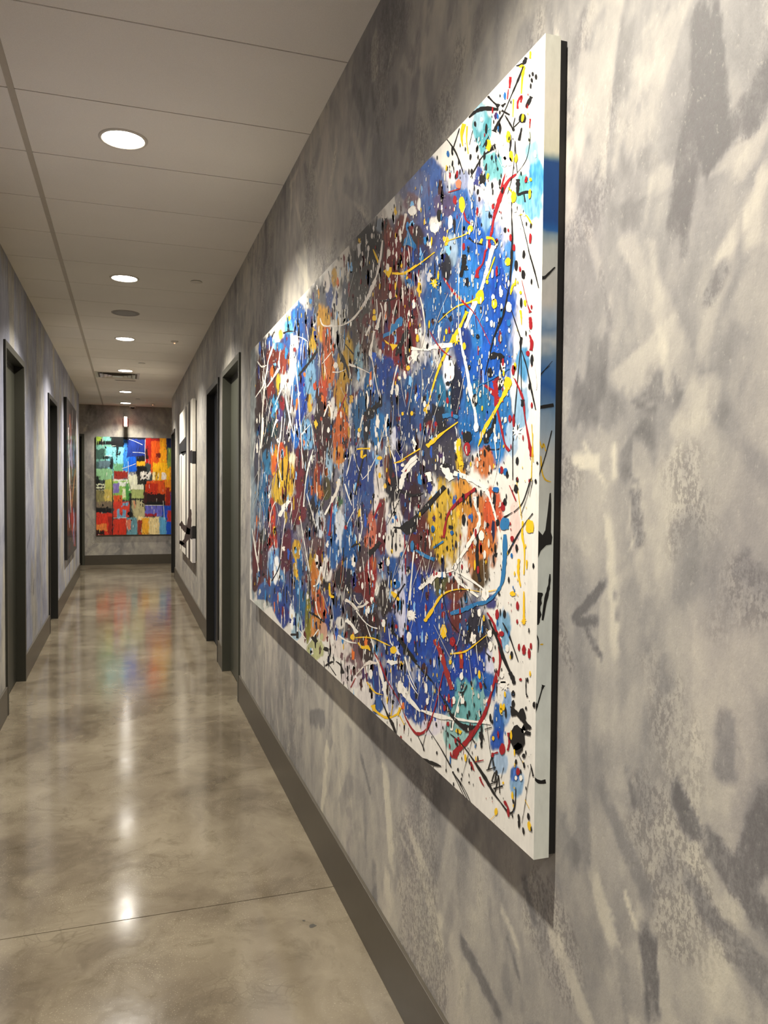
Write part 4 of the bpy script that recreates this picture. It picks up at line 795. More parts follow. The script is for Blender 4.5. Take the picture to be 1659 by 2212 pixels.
trace_set(R3, [('W', [8, 10, 8, 12], (500, 90), (620, 130), (740, 195), (790, 240)), ('W', [2, 2], (540, 60), (640, 180)), ('W', [10, 4, 5, 4, 2], (790, 240), (830, 330), (880, 500), (920, 690), (945, 940)), ('W', [8, 6, 6, 10, 8, 6, 10], (690, 300), (700, 390), (735, 500), (700, 620), (640, 720), (560, 850), (500, 950)),
 ('W', 3, (500, 960), (420, 985), (340, 980)), ('W', [5, 10, 6], (340, 980), (280, 1050), (190, 1130)), ('W', [6, 9, 4], (500, 995), (570, 1080), (720, 1200)), ('W', [5, 6, 3], (530, 970), (660, 1050), (780, 1140)), ('R', [8, 9, 7, 4, 6], (700, 230), (600, 300), (500, 390), (440, 490), (410, 670)), ('K', [5, 7, 8, 6], (715, 640), (710, 800), (715, 950), (735, 1060)), ('K', [5, 3], (715, 300), (715, 440)),
 ('N', [7, 9, 8, 6, 5, 8, 9, 9, 7], (960, 640), (960, 800), (950, 950), (930, 1080), (870, 1180), (790, 1245), (700, 1265), (600, 1310), (470, 1350)), ('N', [5, 8, 8], (160, 780), (250, 835), (330, 865)), ('N', 4, (320, 760), (410, 700)), ('Y', [7, 7, 4, 2, 1.5, 1.5], (240, 1420), (300, 1330), (400, 1180), (560, 1130), (760, 1155), (890, 1135)),
 ('Y', [3, 5, 3, 2], (1120, 520), (1115, 650), (1135, 780), (1130, 1000)), ('Y', [5, 5, 2], (1085, 860), (1080, 980), (1100, 1110)), ('Y', [4, 2], (1155, 870), (1155, 950)), ('Y', [2, 5, 2], (1130, 1150), (1130, 1350), (1130, 1440)), ('R', [3, 6, 5], (800, 1340), (860, 1440), (885, 1530)), ('R', [3, 5, 8, 4, 4], (885, 1500), (905, 1560), (918, 1650), (915, 1800), (885, 1970)),
 ('M', [9, 10, 9, 11], (330, 1580), (380, 1690), (430, 1850), (485, 2030)), ('M', [6, 9, 6], (560, 1680), (570, 1760), (570, 1840)), ('K', [3, 6, 7, 4], (815, 1400), (900, 1600), (950, 1750), (1045, 1960)), ('K', [2, 4, 2], (940, 1430), (1000, 1550), (1080, 1780)), ('K', 1, (1200, 130), (1160, 300), (1100, 470)), ('K', 1, (1210, 150), (1180, 300)), ('K', [2, 2, 4], (1210, 450), (1100, 600), (980, 820)), ('K', 2, (1190, 140), (1120, 350), (1040, 440)), ('K', [1, 4], (1030, 440), (950, 490)),
 ('Y', [4, 4, 2, 1], (470, 1710), (600, 1690), (700, 1620), (810, 1530)), ('Y', 1.2, (1060, 130), (1110, 500)), ('K', [1, 6, 2], (0, 245), (120, 290), (230, 270)), ('K', [14, 12, 8], (80, 580), (250, 400), (420, 210)), ('R', [2, 3], (1000, 200), (1060, 340)), ('K', [2, 1], (790, 1700), (855, 1760)), ('W', 1.2, (150, 800), (110, 1100), (70, 1500)), ('W', [1, 3, 1], (90, 1900), (130, 2000), (180, 2074)), ('R', 1.6, (60, 640), (70, 1000)), ('K', [5, 4, 3], (0, 1560), (100, 1720), (300, 1950)), ('K', 1.6, (370, 960), (450, 1380), (590, 1560)), ('W', [12, 9, 7], (430, 1000), (330, 1010), (290, 1080))],
 [('N', 958, 545, 11, 14), ('N', 610, 1220, 4, 9), ('N', 130, 740, 4, 11), ('W', 785, 1180, 8, 12), ('W', 750, 650, 6, 11), ('K', 590, 510, 4, 12), ('Y', 1182, 570, 9, 16), ('Y', 1030, 1170, 6, 6), ('R', 928, 1530, 6, 6), ('R', 890, 1355, 4, 11), ('R', 1025, 680, 4, 6), ('R', 1130, 1675, 4, 11), ('R', 1086, 1650, 2.6, 8), ('R', 1193, 1640, 2.6, 7), ('R', 855, 1760, 3, 6), ('R', 1070, 1420, 2, 5), ('R', 1100, 1940, 3, 3),
  ('K', 1060, 230, 5, 9), ('K', 1070, 150, 3, 6), ('K', 960, 350, 4, 8), ('K', 955, 1350, 3, 9), ('K', 895, 535, 4, 8), ('K', 1020, 1720, 3, 8), ('K', 1235, 165, 2.4, 5), ('K', 1215, 920, 2, 6), ('B', 880, 240, 7, 6), ('B', 960, 80, 3, 8), ('W', 730, 1340, 4, 9), ('W', 780, 820, 3, 9), ('W', 620, 955, 3, 6), ('W', 100, 1560, 4, 10), ('W', 935, 1895, 4, 8), ('W', 980, 1660, 4, 8), ('W', 830, 1640, 5, 10), ('W', 825, 1530, 5, 8), ('W', 570, 1910, 4, 8), ('R', 940, 390, 5, 10), ('R', 490, 1600, 6, 10),
  ('Y', 410, 1510, 7, 15), ('Y', 470, 1780, 3, 6), ('R', 575, 930, 2, 6), ('R', 665, 745, 2, 6), ('R', 345, 990, 3, 4), ('R', 470, 995, 3, 4), ('K', 475, 575, 5, 4), ('B', 1020, 830, 2.4, 5), ('B', 315, 590, 4, 8), ('B', 485, 625, 4, 5), ('K', 1250, 0, 2, 3)], [], [('W', 135, 1370, 8), ('Y', 1130, 1420, 5), ('W', 960, 1830 + 160, 8)])
trace_set(R4, [('W', [8, 14, 9, 5], (10, 110), (60, 190), (120, 270), (200, 360)), ('W', [4, 9, 5, 4, 13], (210, 350), (380, 405), (560, 432), (700, 452), (830, 450)), ('W', [2, 3, 7], (565, 200), (510, 410), (480, 530)), ('W', [10, 8], (575, 220), (585, 290)), ('K', [8, 6, 12, 5], (435, 310), (500, 420), (600, 500), (700, 495)), ('K', [1, 2, 6], (290, 60), (390, 220), (440, 310)), ('K', [4, 6], (600, 490), (620, 545)),
 ('K', [10, 8, 6], (1005, 10), (1030, 60), (1045, 115)), ('K', [4, 8, 7], (1010, 315), (1090, 400), (1190, 515)), ('K', [10, 8], (1040, 400), (1030, 330)), ('K', [10, 8], (1130, 545), (1190, 560)), ('R', [1, 3, 7, 5, 3, 2, 2], (60, 400), (115, 500), (175, 560), (255, 525), (310, 400), (355, 240), (410, 0)), ('R', [4, 5, 6, 8, 10, 12, 14], (890, -10), (850, 150), (790, 350), (720, 490), (600, 650), (530, 710), (505, 780)),
 ('R', [5, 6], (540, 590), (560, 660)), ('R', 4.5, (990, 550), (1000, 630), (985, 710)), ('R', 3, (850, 740), (900, 725)), ('K', [2, 3, 2, 7, 4, 2, 5, 4, 3, 1], (470, 560), (560, 640), (640, 740), (780, 950), (860, 1090), (920, 1170), (980, 1250), (1020, 1268), (1050, 1200), (1058, 1040)), ('K', [1, 1.5, 3], (270, 510), (380, 680), (480, 860)),
 ('K', 1.5, (490, 900), (560, 1010), (640, 1180)), ('K', 1.2, (500, 910), (590, 1040), (660, 1190)), ('K', 1.2, (495, 910), (610, 1150)), ('K', [1, 2, 4], (170, 560), (220, 660), (235, 710)), ('K', 1, (250, 560), (225, 670)), ('K', [6, 9, 2], (205, 780), (300, 820), (390, 852)), ('R', [3, 5, 1], (655, 810), (665, 850), (685, 890)), ('R', 2.5, (690, 812), (770, 795)), ('R', [4, 3, 1], (735, 945), (750, 990), (775, 1030)),
 ('R', [4, 6, 3], (955, 1160), (970, 1190), (990, 1220)), ('Y', [7, 8], (520, 525), (570, 550)), ('Y', 1, (820, 1340), (880, 1280)), ('Y', [5, 3], (20, 330), (0, 400)), ('K', 1, (1195, 860), (1160, 1050), (1140, 1200), (1112, 1360)), ('K', [2, 4], (1190, 830), (1215, 940)), ('K', [2, 2], (780, 520), (845, 500)), ('K', [1, 5], (760, 80), (790, 150)), ('K', [6, 3], (740, 540), (750, 610)), ('K', [3, 3, 2], (540, 185), (590, 185), (620, 120)),
 ('K', [2, 2, 4], (1150, 60), (1150, 180), (1162, 230)), ('K', 1, (1080, 740), (1140, 860)), ('K', [1, 3], (660, 590), (690, 640)), ('K', 1.2, (950, 860), (925, 960)), ('Y', 1, (1140, 1150), (1180, 1230)),
 # the painter's small black signature
 ('K', 2.2, (846, 755), (808, 888)), ('K', 2.2, (846, 755), (868, 882)), ('K', 2.6, (795, 886), (880, 858)), ('K', 2.2, (868, 905), (842, 985)), ('K', 2.2, (868, 905), (905, 940)), ('K', 2.2, (842, 985), (885, 995)), ('K', 2.2, (885, 995), (880, 930)), ('K', 2.4, (880, 915), (868, 1000)),
 ('K', 2.2, (905, 932), (872, 1085)), ('K', 2.2, (905, 932), (915, 1092)), ('K', 3, (858, 1052), (942, 1026)), ('K', 2.4, (830, 1010), (890, 990))],
 [('K', 1072, 600, 17, 27), ('K', 1080, 690, 9, 13), ('K', 1112, 390, 7, 14), ('K', 1035, 200, 4, 7), ('K', 1035, 290, 4, 8), ('K', 1140, 505, 6, 7), ('W', 945, 112, 7, 9), ('W', 945, 98, 12, 2), ('R', 937, 700, 6, 13), ('R', 1078, 897, 4.4, 8), ('K', 750, 580, 5, 8), ('K', 1087, 1362, 2.6, 9), ('Y', 880, 1255, 3.4, 8), ('Y', 857, 600, 3, 5), ('W', 1105, 955, 3.4, 6), ('W', 1060, 955, 3, 5), ('K', 1130, 755, 4, 5), ('K', 1060, 810, 2.4, 6),
  ('K', 1150, 330, 2, 4), ('K', 495, 905, 2, 2.4), ('K', 885, 900, 2.4, 4), ('R', 850, 750, 3, 5), ('R', 420, 330, 3, 7), ('R', 450, 470, 3, 5), ('W', 255, 150, 3, 12), ('W', 265, 270, 3, 8), ('W', 500, 260, 4, 8), ('W', 540, 340, 3, 8), ('K', 640, 375, 2, 6), ('K', 605, 290, 2, 6), ('Y', 950, 320, 3, 8), ('K', 1225, 300, 4, 7), ('Y', 945, 1000, 2, 3), ('W', 1125, 520, 5, 8), ('W', 20, 140, 6, 14), ('K', 540, 880, 2, 4), ('K', 350, 730, 1.6, 4), ('K', 500, 1010, 1.6, 4), ('K', 570, 965, 1.6, 3), ('K', 640, 995, 1.6, 2)])
PF.layer()
for i in range(190):
    x, y = rnd_px(552, 1090)
    if margin(x, y) < 20 or (x > 980 and rr.random() < .5): continue
    u = under(x, y); s_ = .4+.6*(x-540)/600; ln = rr.uniform(25, 120); a_ = rr.gauss(0, .22)
    col = OFF_ if lum(u) < .3 else KK
    p1 = (x+math.sin(a_)*ln*.5+rr.uniform(-4, 4)*s_, y+ln*.5); p2 = (x+math.sin(a_)*ln+rr.uniform(-6, 6)*s_, y+ln)
    if margin(*p2) < 12: continue
    PF.line([(x, y), p1, p2], [.5, 1.1*s_, .4], col, .3, 5)
    if rr.random() < .5: PF.blob(p2[0], p2[1], 1.6*s_, 4.5*s_, col, .2, 10)
# fine flecks over everything: white on dark, dark on light, a few coloured
def flecks(n, xmin, xmax, r0, r1, pick):
    for i in range(n):
        x, y = rnd_px(xmin, xmax); u = under(x, y); c = pick(lum(u), x, y)
        if 1036 < x < 1104 and 1612 < y < 1722: continue       # clear of the signature
        if c is None: continue
        a, b = pixF(x, y); r = r0+(r1-r0)*rr.random()**3
        PF.dab(a, b, r*rr.uniform(.7, 1.1), r*rr.uniform(1.0, 1.9), c, .12, 8 if r < .004 else 12)
flecks(5600, 556, 1100, .0006, .0056, lambda L, x, y: OFF_ if L < .30 and rr.random() < .85 else None)
flecks(6500, 548, 1150, .0006, .0062, lambda L, x, y: KK if L > .22 and rr.random() < (.75 if margin(x, y) > 60 else .18 if x > 760 else .5) and (x < 1085 or rr.random() < .22) else None)
flecks(300, 548, 1150, .0012, .0075, lambda L, x, y: RD_ if margin(x, y) > 30 else None)
flecks(260, 548, 1150, .0012, .0075, lambda L, x, y: YL if margin(x, y) > 30 else None)
flecks(260, 560, 1120, .0012, .0070, lambda L, x, y: BL if margin(x, y) > 50 else None)

# ground of the painting: a fine grid carrying the brushed passages
cols_px = np.concatenate([np.linspace(540.2, 1178, 400)])
ygrid = np.array([px_to_wall(p, 1039, CXF)[0] for p in cols_px]); ygrid = np.clip(ygrid, CY0, CY1); ygrid[0] = CY1; ygrid[-1] = CY0
zgrid = np.linspace(CZ0, CZ1, 560)
Yg, Zg = np.meshgrid(ygrid, zgrid, indexing='ij')
Dx, Dy, Dz = np.full(Yg.shape, CXF), Yg, Zg-EYE
zc = Dx*FWD.x+Dy*FWD.y+Dz*FWD.z
PXg = 829.5+FPX*(Dx*RGT.x+Dy*RGT.y+Dz*RGT.z)/zc; PYg = 1106-FPX*(Dx*UPV.x+Dy*UPV.y+Dz*UPV.z)/zc
ax = np.clip(PXg-X0, 0, SHP[0]-2); ay = np.clip(PYg-Y0_, 0, SHP[1]-2); ix, iy = ax.astype(int), ay.astype(int); fx, fy = (ax-ix)[..., None], (ay-iy)[..., None]
G = A[ix, iy]*(1-fx)*(1-fy)+A[ix+1, iy]*fx*(1-fy)+A[ix, iy+1]*(1-fx)*fy+A[ix+1, iy+1]*fx*fy
nc, nr = len(ygrid), len(zgrid)
gv = np.stack([Dx, Yg, Zg], -1).reshape(-1, 3)
ii, jj = np.meshgrid(np.arange(nc-1), np.arange(nr-1), indexing='ij'); ii, jj = ii.ravel(), jj.ravel()
gf = np.stack([ii*nr+jj, ii*nr+jj+1, (ii+1)*nr+jj+1, (ii+1)*nr+jj], 1)
gc = np.concatenate([G.reshape(-1, 3), np.ones((nc*nr, 1))], 1)
# wrapped near side (faces the viewer) and the other three sides
zs_ = np.linspace(CZ0, CZ1, 420); sidev = []; sidec = []
SB = [(2.38, (226,220,205)), (2.26, (214,208,194)), (2.172, (206,204,184)), (2.160, (120,150,160)), (2.152, (16,74,140)), (2.05, (12,72,142)), (2.03, (24,96,168)),
      (2.022, (120,150,170)), (2.0, (176,180,176)), (1.90, (186,184,178)), (1.865, (150,168,184)), (1.845, (120,150,182)), (1.82, (172,178,180)), (1.80, (120,150,180)), (1.77, (70,120,178)),
      (1.74, (40,98,172)), (1.70, (110,146,182)), (1.66, (150,166,180)), (1.60, (182,184,180)), (1.45, (196,202,198)), (1.2, (200,206,202)), (.855, (206,208,200))]
SB = [(a, tuple(min(int(v*1.13), 246) for v in c)) if min(c) > 140 else (a, c) for a, c in SB]
zz = [a for a, _ in SB][::-1]; cc = np.array([srgb(*c) for _, c in SB][::-1])
wob = vnoise((420, 12), 10, rng, 3)*.03
for k, z in enumerate(zs_):
    for m in range(10):
        sidev.append((CXF+(CXB-CXF)*m/9, CY0, z)); zq = z+wob[k, m]-.015
        sidec.append([np.interp(zq, zz, cc[:, q]) for q in range(3)]+[1])
sf_ = [(k*10+m, k*10+m+1, (k+1)*10+m+1, (k+1)*10+m) for k in range(419) for m in range(9)]
n0 = len(gv); n1 = n0+len(sidev)
oth = [(CXF, CY0, CZ0), (CXB, CY0, CZ0), (CXB, CY1, CZ0), (CXF, CY1, CZ0), (CXF, CY0, CZ1), (CXB, CY0, CZ1), (CXB, CY1, CZ1), (CXF, CY1, CZ1)]
of = [(0, 1, 2, 3), (4, 7, 6, 5), (3, 2, 6, 7), (1, 5, 6, 2)]
verts = gv.tolist()+sidev+oth
faces = gf.tolist()+[tuple(i+n0 for i in f) for f in sf_]+[tuple(i+n1 for i in f) for f in of]
colsA = gc.tolist()+sidec+[(*WH, 1)]*8
# paint that ran over the near edge
def pixS(px, py):
    d = FWD+RGT*((px-829.5)/FPX)-UPV*((py-1106.0)/FPX); k = CY0/d.y
    return (min(max(d.x*k, CXF+.0001), CXB-.0001), d.z*k+EYE)
PS = Paint(lambda a, b, l: (a, CY0-l, b), pixS, 3)
PS.line([(1164, 620), (1169, 600), (1176, 600), (1199, 577)], [2, 9, 6, 3], KK)
PS.line([(1158, 818), (1176, 800), (1193, 780)], [4, 2, 1], KK); PS.line([(1172, 803), (1188, 790)], [1, 1], KK)
PS.line([(1156, 886), (1162, 881), (1196, 875)], [2, 7, 8], KK, .1)
PS.line([(1163, 1030), (1178, 985), (1192, 930)], [3, 2, 2], KK)
PS.line([(1164, 948), (1171, 968), (1174, 958), (1179, 975)], [2, 3, 3, 2], YL); PS.line([(1168, 985), (1171, 1020), (1178, 1036), (1190, 1041)], [3, 3, 3, 2], YL)
PS.poly([(1153, 1146), (1172, 1156), (1178, 1145), (1183, 1105), (1187, 1066), (1190, 1064), (1191, 1090), (1190, 1150), (1193, 1160), (1191, 1176), (1180, 1178), (1168, 1190), (1152, 1206)], KK)
PS.line([(1188, 1240), (1186, 1265), (1178, 1300), (1172, 1340)], [3, 6, 7, 4], KK); PS.line([(1166, 1280), (1163, 1310), (1160, 1350)], [10, 12, 10], KK, .5)
PS.line([(1157, 1365), (1163, 1385), (1162, 1410)], [2, 3, 1], KK)
PS.line([(1155, 1545), (1162, 1520), (1170, 1492), (1174, 1480)], [2, 3, 3, 8], KK); PS.blob(1157, 1524, 3.5, 7, KK)
PS.line([(1149, 1660), (1152, 1678), (1165, 1689), (1179, 1688)], [3, 4, 8, 9], KK, .1)
PS.blob(1170, 1392, 4, 1.5, YL)
PF.V += PS.V; b = len(PF.V)-len(PS.V); PF.F += [tuple(i+b for i in f) for f in PS.F]; PF.Cc += PS.Cc
big = empty('splatter_painting', (XR, (CY0+CY1)/2, CZ0))
tag(big, 'huge unframed abstract splatter canvas in blue, red, yellow and black, filling the right wall', 'painting')
cv = canvas_mesh('canvas', verts, faces, colsA, PF, M_CANVAS, None)
cv.parent = big; cv.matrix_parent_inverse = Matrix.Translation(-big.location)
bm = bmesh.new(); i_ = .004
box(bm, CXB, XR-.0005, CY0+i_, CY0+.04, CZ0+i_, CZ1-i_); box(bm, CXB, XR-.0005, CY1-.04, CY1-i_, CZ0+i_, CZ1-i_)
box(bm, CXB, XR-.0005, CY0+.04, CY1-.04, CZ0+i_, CZ0+.04); box(bm, CXB, XR-.0005, CY0+.04, CY1-.04, CZ1-.04, CZ1-i_)
bf = link_mesh('back_frame', bm, M_BLACK); bf.parent = big; bf.matrix_parent_inverse = Matrix.Translation(-big.location)

# ---------------------------------------------------------------- the other paintings
def const(col, verts): return [(*col, 1)]*len(verts)
def parent_keep(o, p): o.parent = p; o.matrix_parent_inverse = Matrix.Translation(-p.location)

# -- far wall: square canvas of coloured blocks
FX0, FX1, FZ0, FZ1, FYF = -.555, 1.345, .585, 2.495, YF-.034
def pixW(px, py):
    d = FWD+RGT*((px-829.5)/FPX)-UPV*((py-1106.0)/FPX); k = FYF/d.y
    return (d.x*k, d.z*k+EYE)
def uvW(u, v):
    x, z = pixW(150+u/5.267, 820+v/5.267)
    return (min(max(x, FX0+.001), FX1-.001), min(max(z, FZ0+.001), FZ1-.001))
R3S = 2.5; rng = np.random.default_rng(5)
W2 = np.ones((int(960/R3S), int(1160/R3S), 3))*np.array(srgb(60, 70, 70))
N2 = .5*vnoise(W2.shape[:2], 22, rng, 4, .6, (.6, 1.5))+.5*vnoise(W2.shape[:2], 7, rng, 3, .65, (.6, 2))
N3 = vnoise(W2.shape[:2], 9, rng, 3, .65, (.5, 2.4))
def blk(u0, v0, u1, v1, col, al=.97, rag=14, soft=8):
    a0, a1 = int((u0-295-rag)/R3S), int((u1-295+rag)/R3S)+1; b0, b1 = int((v0-640-rag)/R3S), int((v1-640+rag)/R3S)+1
    a0, b0, a1, b1 = max(a0, 0), max(b0, 0), min(a1, W2.shape[0]), min(b1, W2.shape[1])
    if a1 <= a0 or b1 <= b0: return
    U, V = np.meshgrid(np.arange(a0, a1)*R3S+295, np.arange(b0, b1)*R3S+640, indexing='ij')
    d = np.minimum(np.minimum(U-u0, u1-U), np.minimum(V-v0, v1-V))+(N2[a0:a1, b0:b1]-.5)*rag*4
    k = np.clip(d/soft+.5, 0, 1)*al
    c = np.array(srgb(*col))*(1+(N3[a0:a1, b0:b1]-.5)*.7)[..., None]
    W2[a0:a1, b0:b1] = W2[a0:a1, b0:b1]*(1-k[..., None])+c*k[..., None]
K_ = (12, 12, 14)
for q in [(295,640,500,705,(110,150,120)),(310,650,370,702,(158,184,60)),(380,652,495,700,(130,205,190)),(300,735,505,1015,(118,180,160)),(420,760,665,1130,(130,208,218)),
 (300,930,430,1015,(60,84,88)),(330,920,470,1000,(96,120,130)),(300,790,400,910,(50,80,70)),(500,955,650,1100,(110,172,120)),(615,680,765,1045,(44,126,215)),(655,655,865,885,(18,46,132)),(675,880,765,1040,(12,92,214)),
 (620,640,865,680,K_),(300,700,610,742,K_),(470,645,615,772,K_),(528,770,562,870,K_),(375,873,490,902,K_),(462,890,496,1070,K_),(410,1020,450,1060,K_),
 (758,870,870,940,K_),(760,930,862,988,(232,172,30)),(768,985,885,1055,K_),(300,1015,490,1145,(142,194,142)),(300,1100,345,1195,K_),(380,1150,402,1176,K_),(400,1140,492,1300,(182,192,92)),
 (300,1188,400,1262,(232,236,200)),(300,1204,392,1218,K_),(300,1240,396,1254,K_),(300,1260,400,1400,(140,132,82)),(400,1255,492,1392,(206,182,92)),(490,1135,705,1372,(150,198,92)),
 (500,1128,662,1150,(240,240,230)),(560,1165,665,1215,(238,242,230)),(495,1183,562,1290,(132,112,184)),(598,1240,645,1352,(236,242,190)),(640,1185,702,1370,(76,156,74)),(505,1045,667,1130,(156,30,20)),
 (665,1060,775,1110,(150,150,150)),(680,1088,852,1255,(238,238,208)),(700,1250,852,1362,(172,184,112)),(770,1045,875,1195,K_),(808,1050,918,1142,(244,238,226)),(850,1140,886,1300,K_),
 (865,665,1035,955,(176,24,14)),(930,700,1100,1055,(228,88,18)),(1030,655,1112,1105,(244,160,20)),(950,945,1160,1155,(252,186,24)),(1104,645,1250,790,(10,30,74)),(1112,770,1250,1010,(124,146,66)),(1140,1000,1250,1150,(244,160,30)),
 (865,785,895,905,K_),(985,840,1037,882,(110,16,12)),(1045,1060,1100,1136,(250,236,222)),(944,1058,975,1146,(250,228,164)),(1000,1058,1020,1140,(250,228,164)),(984,1050,996,1192,K_),
 (872,1148,1155,1390,(228,84,24)),(880,1180,1005,1335,(194,44,18)),(1095,1140,1250,1310,(242,146,30)),(868,1300,1092,1432,K_),(1092,1230,1150,1455,(152,30,18)),(1150,1290,1250,1450,(20,60,150)),
 (300,1388,492,1465,(124,108,88)),(300,1462,480,1522,K_),(300,1515,492,1775,(218,50,28)),(300,1640,425,1722,(238,134,62)),(440,1560,492,1775,(150,34,24)),(300,1712,402,1768,K_),
 (500,1318,602,1400,(228,84,36)),(500,1388,690,1575,(218,62,42)),(600,1400,665,1440,(120,170,200)),(535,1470,570,1575,(112,164,196)),(605,1480,642,1575,(112,164,196)),(540,1545,640,1578,(112,164,196)),(500,1578,652,1772,(214,52,28)),
 (650,1560,775,1772,(104,154,166)),(650,1590,700,1705,(228,122,92)),(705,1370,858,1562,(188,178,132)),(730,1380,760,1470,(220,150,110)),(686,1290,704,1565,K_),(668,1500,732,1562,K_),(696,1350,845,1368,K_),(850,1290,884,1420,(60,20,18)),
 (860,1432,1062,1560,(104,102,196)),(1055,1432,1250,1772,(14,74,188)),(860,1524,990,1562,(164,30,28)),(778,1562,1032,1768,(242,218,156)),(822,1572,905,1768,(238,168,38)),(776,1600,822,1768,(150,36,24)),(1028,1562,1100,1772,(94,166,208)),(1108,1488,1250,1612,(194,46,28))]: blk(*q)
def grid_face(A_, org, xs, zs, toraster):
    X, Z = np.meshgrid(xs, zs, indexing='ij'); a, b = toraster(X, Z)
    a = np.clip(a, 0, A_.shape[0]-1.01); b = np.clip(b, 0, A_.shape[1]-1.01); i, j = a.astype(int), b.astype(int); f, g = (a-i)[..., None], (b-j)[..., None]
    return A_[i, j]*(1-f)*(1-g)+A_[i+1, j]*f*(1-g)+A_[i, j+1]*(1-f)*g+A_[i+1, j+1]*f*g
xs = np.linspace(FX0, FX1, 380); zs = np.linspace(FZ0, FZ1, 380)
u0, v0 = [(pixW(0, 1039)[0]), 0]
def ras(X, Z):
    Dy = FYF; dx, dy, dz = X, Dy, Z-EYE
    zc = dx*FWD.x+dy*FWD.y+dz*FWD.z
    px = 829.5+FPX*(dx*RGT.x+dy*RGT.y+dz*RGT.z)/zc; py = 1106-FPX*(dx*UPV.x+dy*UPV.y+dz*UPV.z)/zc
    return ((px-150)*5.267-295)/R3S, ((py-820)*5.267-640)/R3S
G2 = grid_face(W2, None, xs, zs, ras)
XX, ZZ = np.meshgrid(xs, zs, indexing='ij'); n = len(xs); m = len(zs)
gv = np.stack([XX, np.full(XX.shape, FYF), ZZ], -1).reshape(-1, 3).tolist()
ii, jj = np.meshgrid(np.arange(n-1), np.arange(m-1), indexing='ij'); ii, jj = ii.ravel(), jj.ravel()
gf = np.stack([ii*m+jj, (ii+1)*m+jj, (ii+1)*m+jj+1, ii*m+jj+1], 1).tolist()
gc = np.concatenate([G2.reshape(-1, 3), np.ones((n*m, 1))], 1).tolist()
PW = Paint(lambda a, b, l: (a, FYF-l, b), lambda u, v: uvW(u, v), 21)
PW.line([(485, 1090), (490, 1300), (492, 1550), (490, 1765)], 7, KK); PW.line([(378, 660), (380, 760)], 4, WH)
for pts in ([(660, 672), (740, 700), (832, 742)], [(720, 826), (800, 830), (856, 838)], [(598, 1012), (680, 985), (756, 956)], [(668, 930), (672, 1030), (668, 1132)], [(862, 680), (860, 800), (864, 940)], [(1066, 1378), (1074, 1480), (1078, 1592)], [(862, 1430), (1062, 1430)], [(400, 868), (480, 866)], [(480, 756), (530, 750)], [(500, 1575), (650, 1572)]):
    PW.line(pts, 5, WH, .4)
r5 = random.Random(8)
for i in range(420):       # dry-brush marks and drips
    u, v = r5.uniform(310, 1200), r5.uniform(660, 1760)
    a = min(int((u-295)/R3S), W2.shape[0]-1); b = min(int((v-640)/R3S), W2.shape[1]-1); c = W2[a, b]
    L = lum(c); k = r5.choice([.45, .6, 1.5, 1.9, 0, 3])
    cc_ = KK if k == 0 else (WH if k == 3 and r5.random() < .3 else tuple(min(x*k, .9) for x in c))
    ln = r5.uniform(10, 60); PW.line([(u, v), (u+r5.uniform(-3, 3), v+ln/2), (u+r5.uniform(-5, 5), v+ln)], [r5.uniform(1, 5), r5.uniform(2, 8), 1], cc_, .6, 3)
for i in range(60):
    u, v = r5.choice([(620, 740), (850, 1130), (830, 1070), (400, 1490), (860, 1400), (700, 1540), (540, 820), (350, 730), (950, 1330), (470, 960), (800, 1020)])
    PW.blob(u+r5.gauss(0, 26), v+r5.gauss(0, 26), r5.uniform(3, 11), r5.uniform(4, 16), KK, .5, 11)
n0 = len(gv)
bx8 = [(FX0, FYF, FZ0), (FX1, FYF, FZ0), (FX1, YF-.0008, FZ0), (FX0, YF-.0008, FZ0), (FX0, FYF, FZ1), (FX1, FYF, FZ1), (FX1, YF-.0008, FZ1), (FX0, YF-.0008, FZ1)]
bf8 = [(0, 3, 2, 1), (4, 5, 6, 7), (0, 4, 7, 3), (1, 2, 6, 5), (3, 7, 6, 2)]
e = empty('block_painting', ((FX0+FX1)/2, YF, FZ0)); tag(e, 'bright square abstract canvas of orange, blue and green blocks on the far end wall', 'painting')
parent_keep(canvas_mesh('canvas', gv+bx8, gf+[tuple(i+n0 for i in f) for f in bf8], gc+[(*srgb(24, 22, 22), 1)]*8, PW, M_CANVAS, None), e)

# -- right wall: tall white canvas crossed by black bands
BX, BY0, BY1, BZ0, BZ1 = XR-.050, 9.20, 11.53, .660, 2.563
def pixB(px, py):
    y, z = px_to_wall(px, py, BX); return (min(max(y, BY0), BY1), min(max(z, BZ0), BZ1))
PB = Paint(lambda a, b, l: (BX-l, a, b), pixB, 6)
ivory, ink, umber = srgb(244, 238, 224), srgb(26, 25, 25), srgb(50, 36, 31)
def rec(y0, y1, z0, z1, c): PB.poly([(y0, z0), (y1, z0), (y1, z1), (y0, z1)], c, raw=True)
rec(10.09, 10.26, BZ0, BZ1, ink); rec(11.44, 11.53, BZ0, BZ1, ink); rec(9.49, 9.78, BZ0, BZ1, umber); PB.layer()
zz_ = lambda py, px=396: px_to_wall(px, py, BX)[1]
PB.poly([(387.5, 960), (391, 955), (402, 942), (403, 975), (397, 978), (391, 980), (387.5, 984)], ink)
PB.poly([(391, 980), (396, 985), (402, 978), (402, 974), (391, 976)], ink); PB.layer()
PB.line([(388.5, 1128), (396, 1138), (404, 1146), (412, 1150)], [9, 10, 12, 12], umber, .2); PB.line([(411, 1100), (409, 1130), (404, 1160), (396, 1172), (389, 1170)], [5, 9, 10, 9, 6], umber, .2)
PB.poly([(387, 1166), (403, 1177), (403, 1186), (387, 1174)], umber); PB.line([(391.5, 985), (391.2, 1080), (391.5, 1190)], 1.1, umber, .2); PB.layer()
PB.poly([(411, 974), (415.2, 972), (415.2, 1001), (411, 1000)], ink); PB.poly([(411, 1137), (415.2, 1138), (415.2, 1166), (411, 1163)], ink)
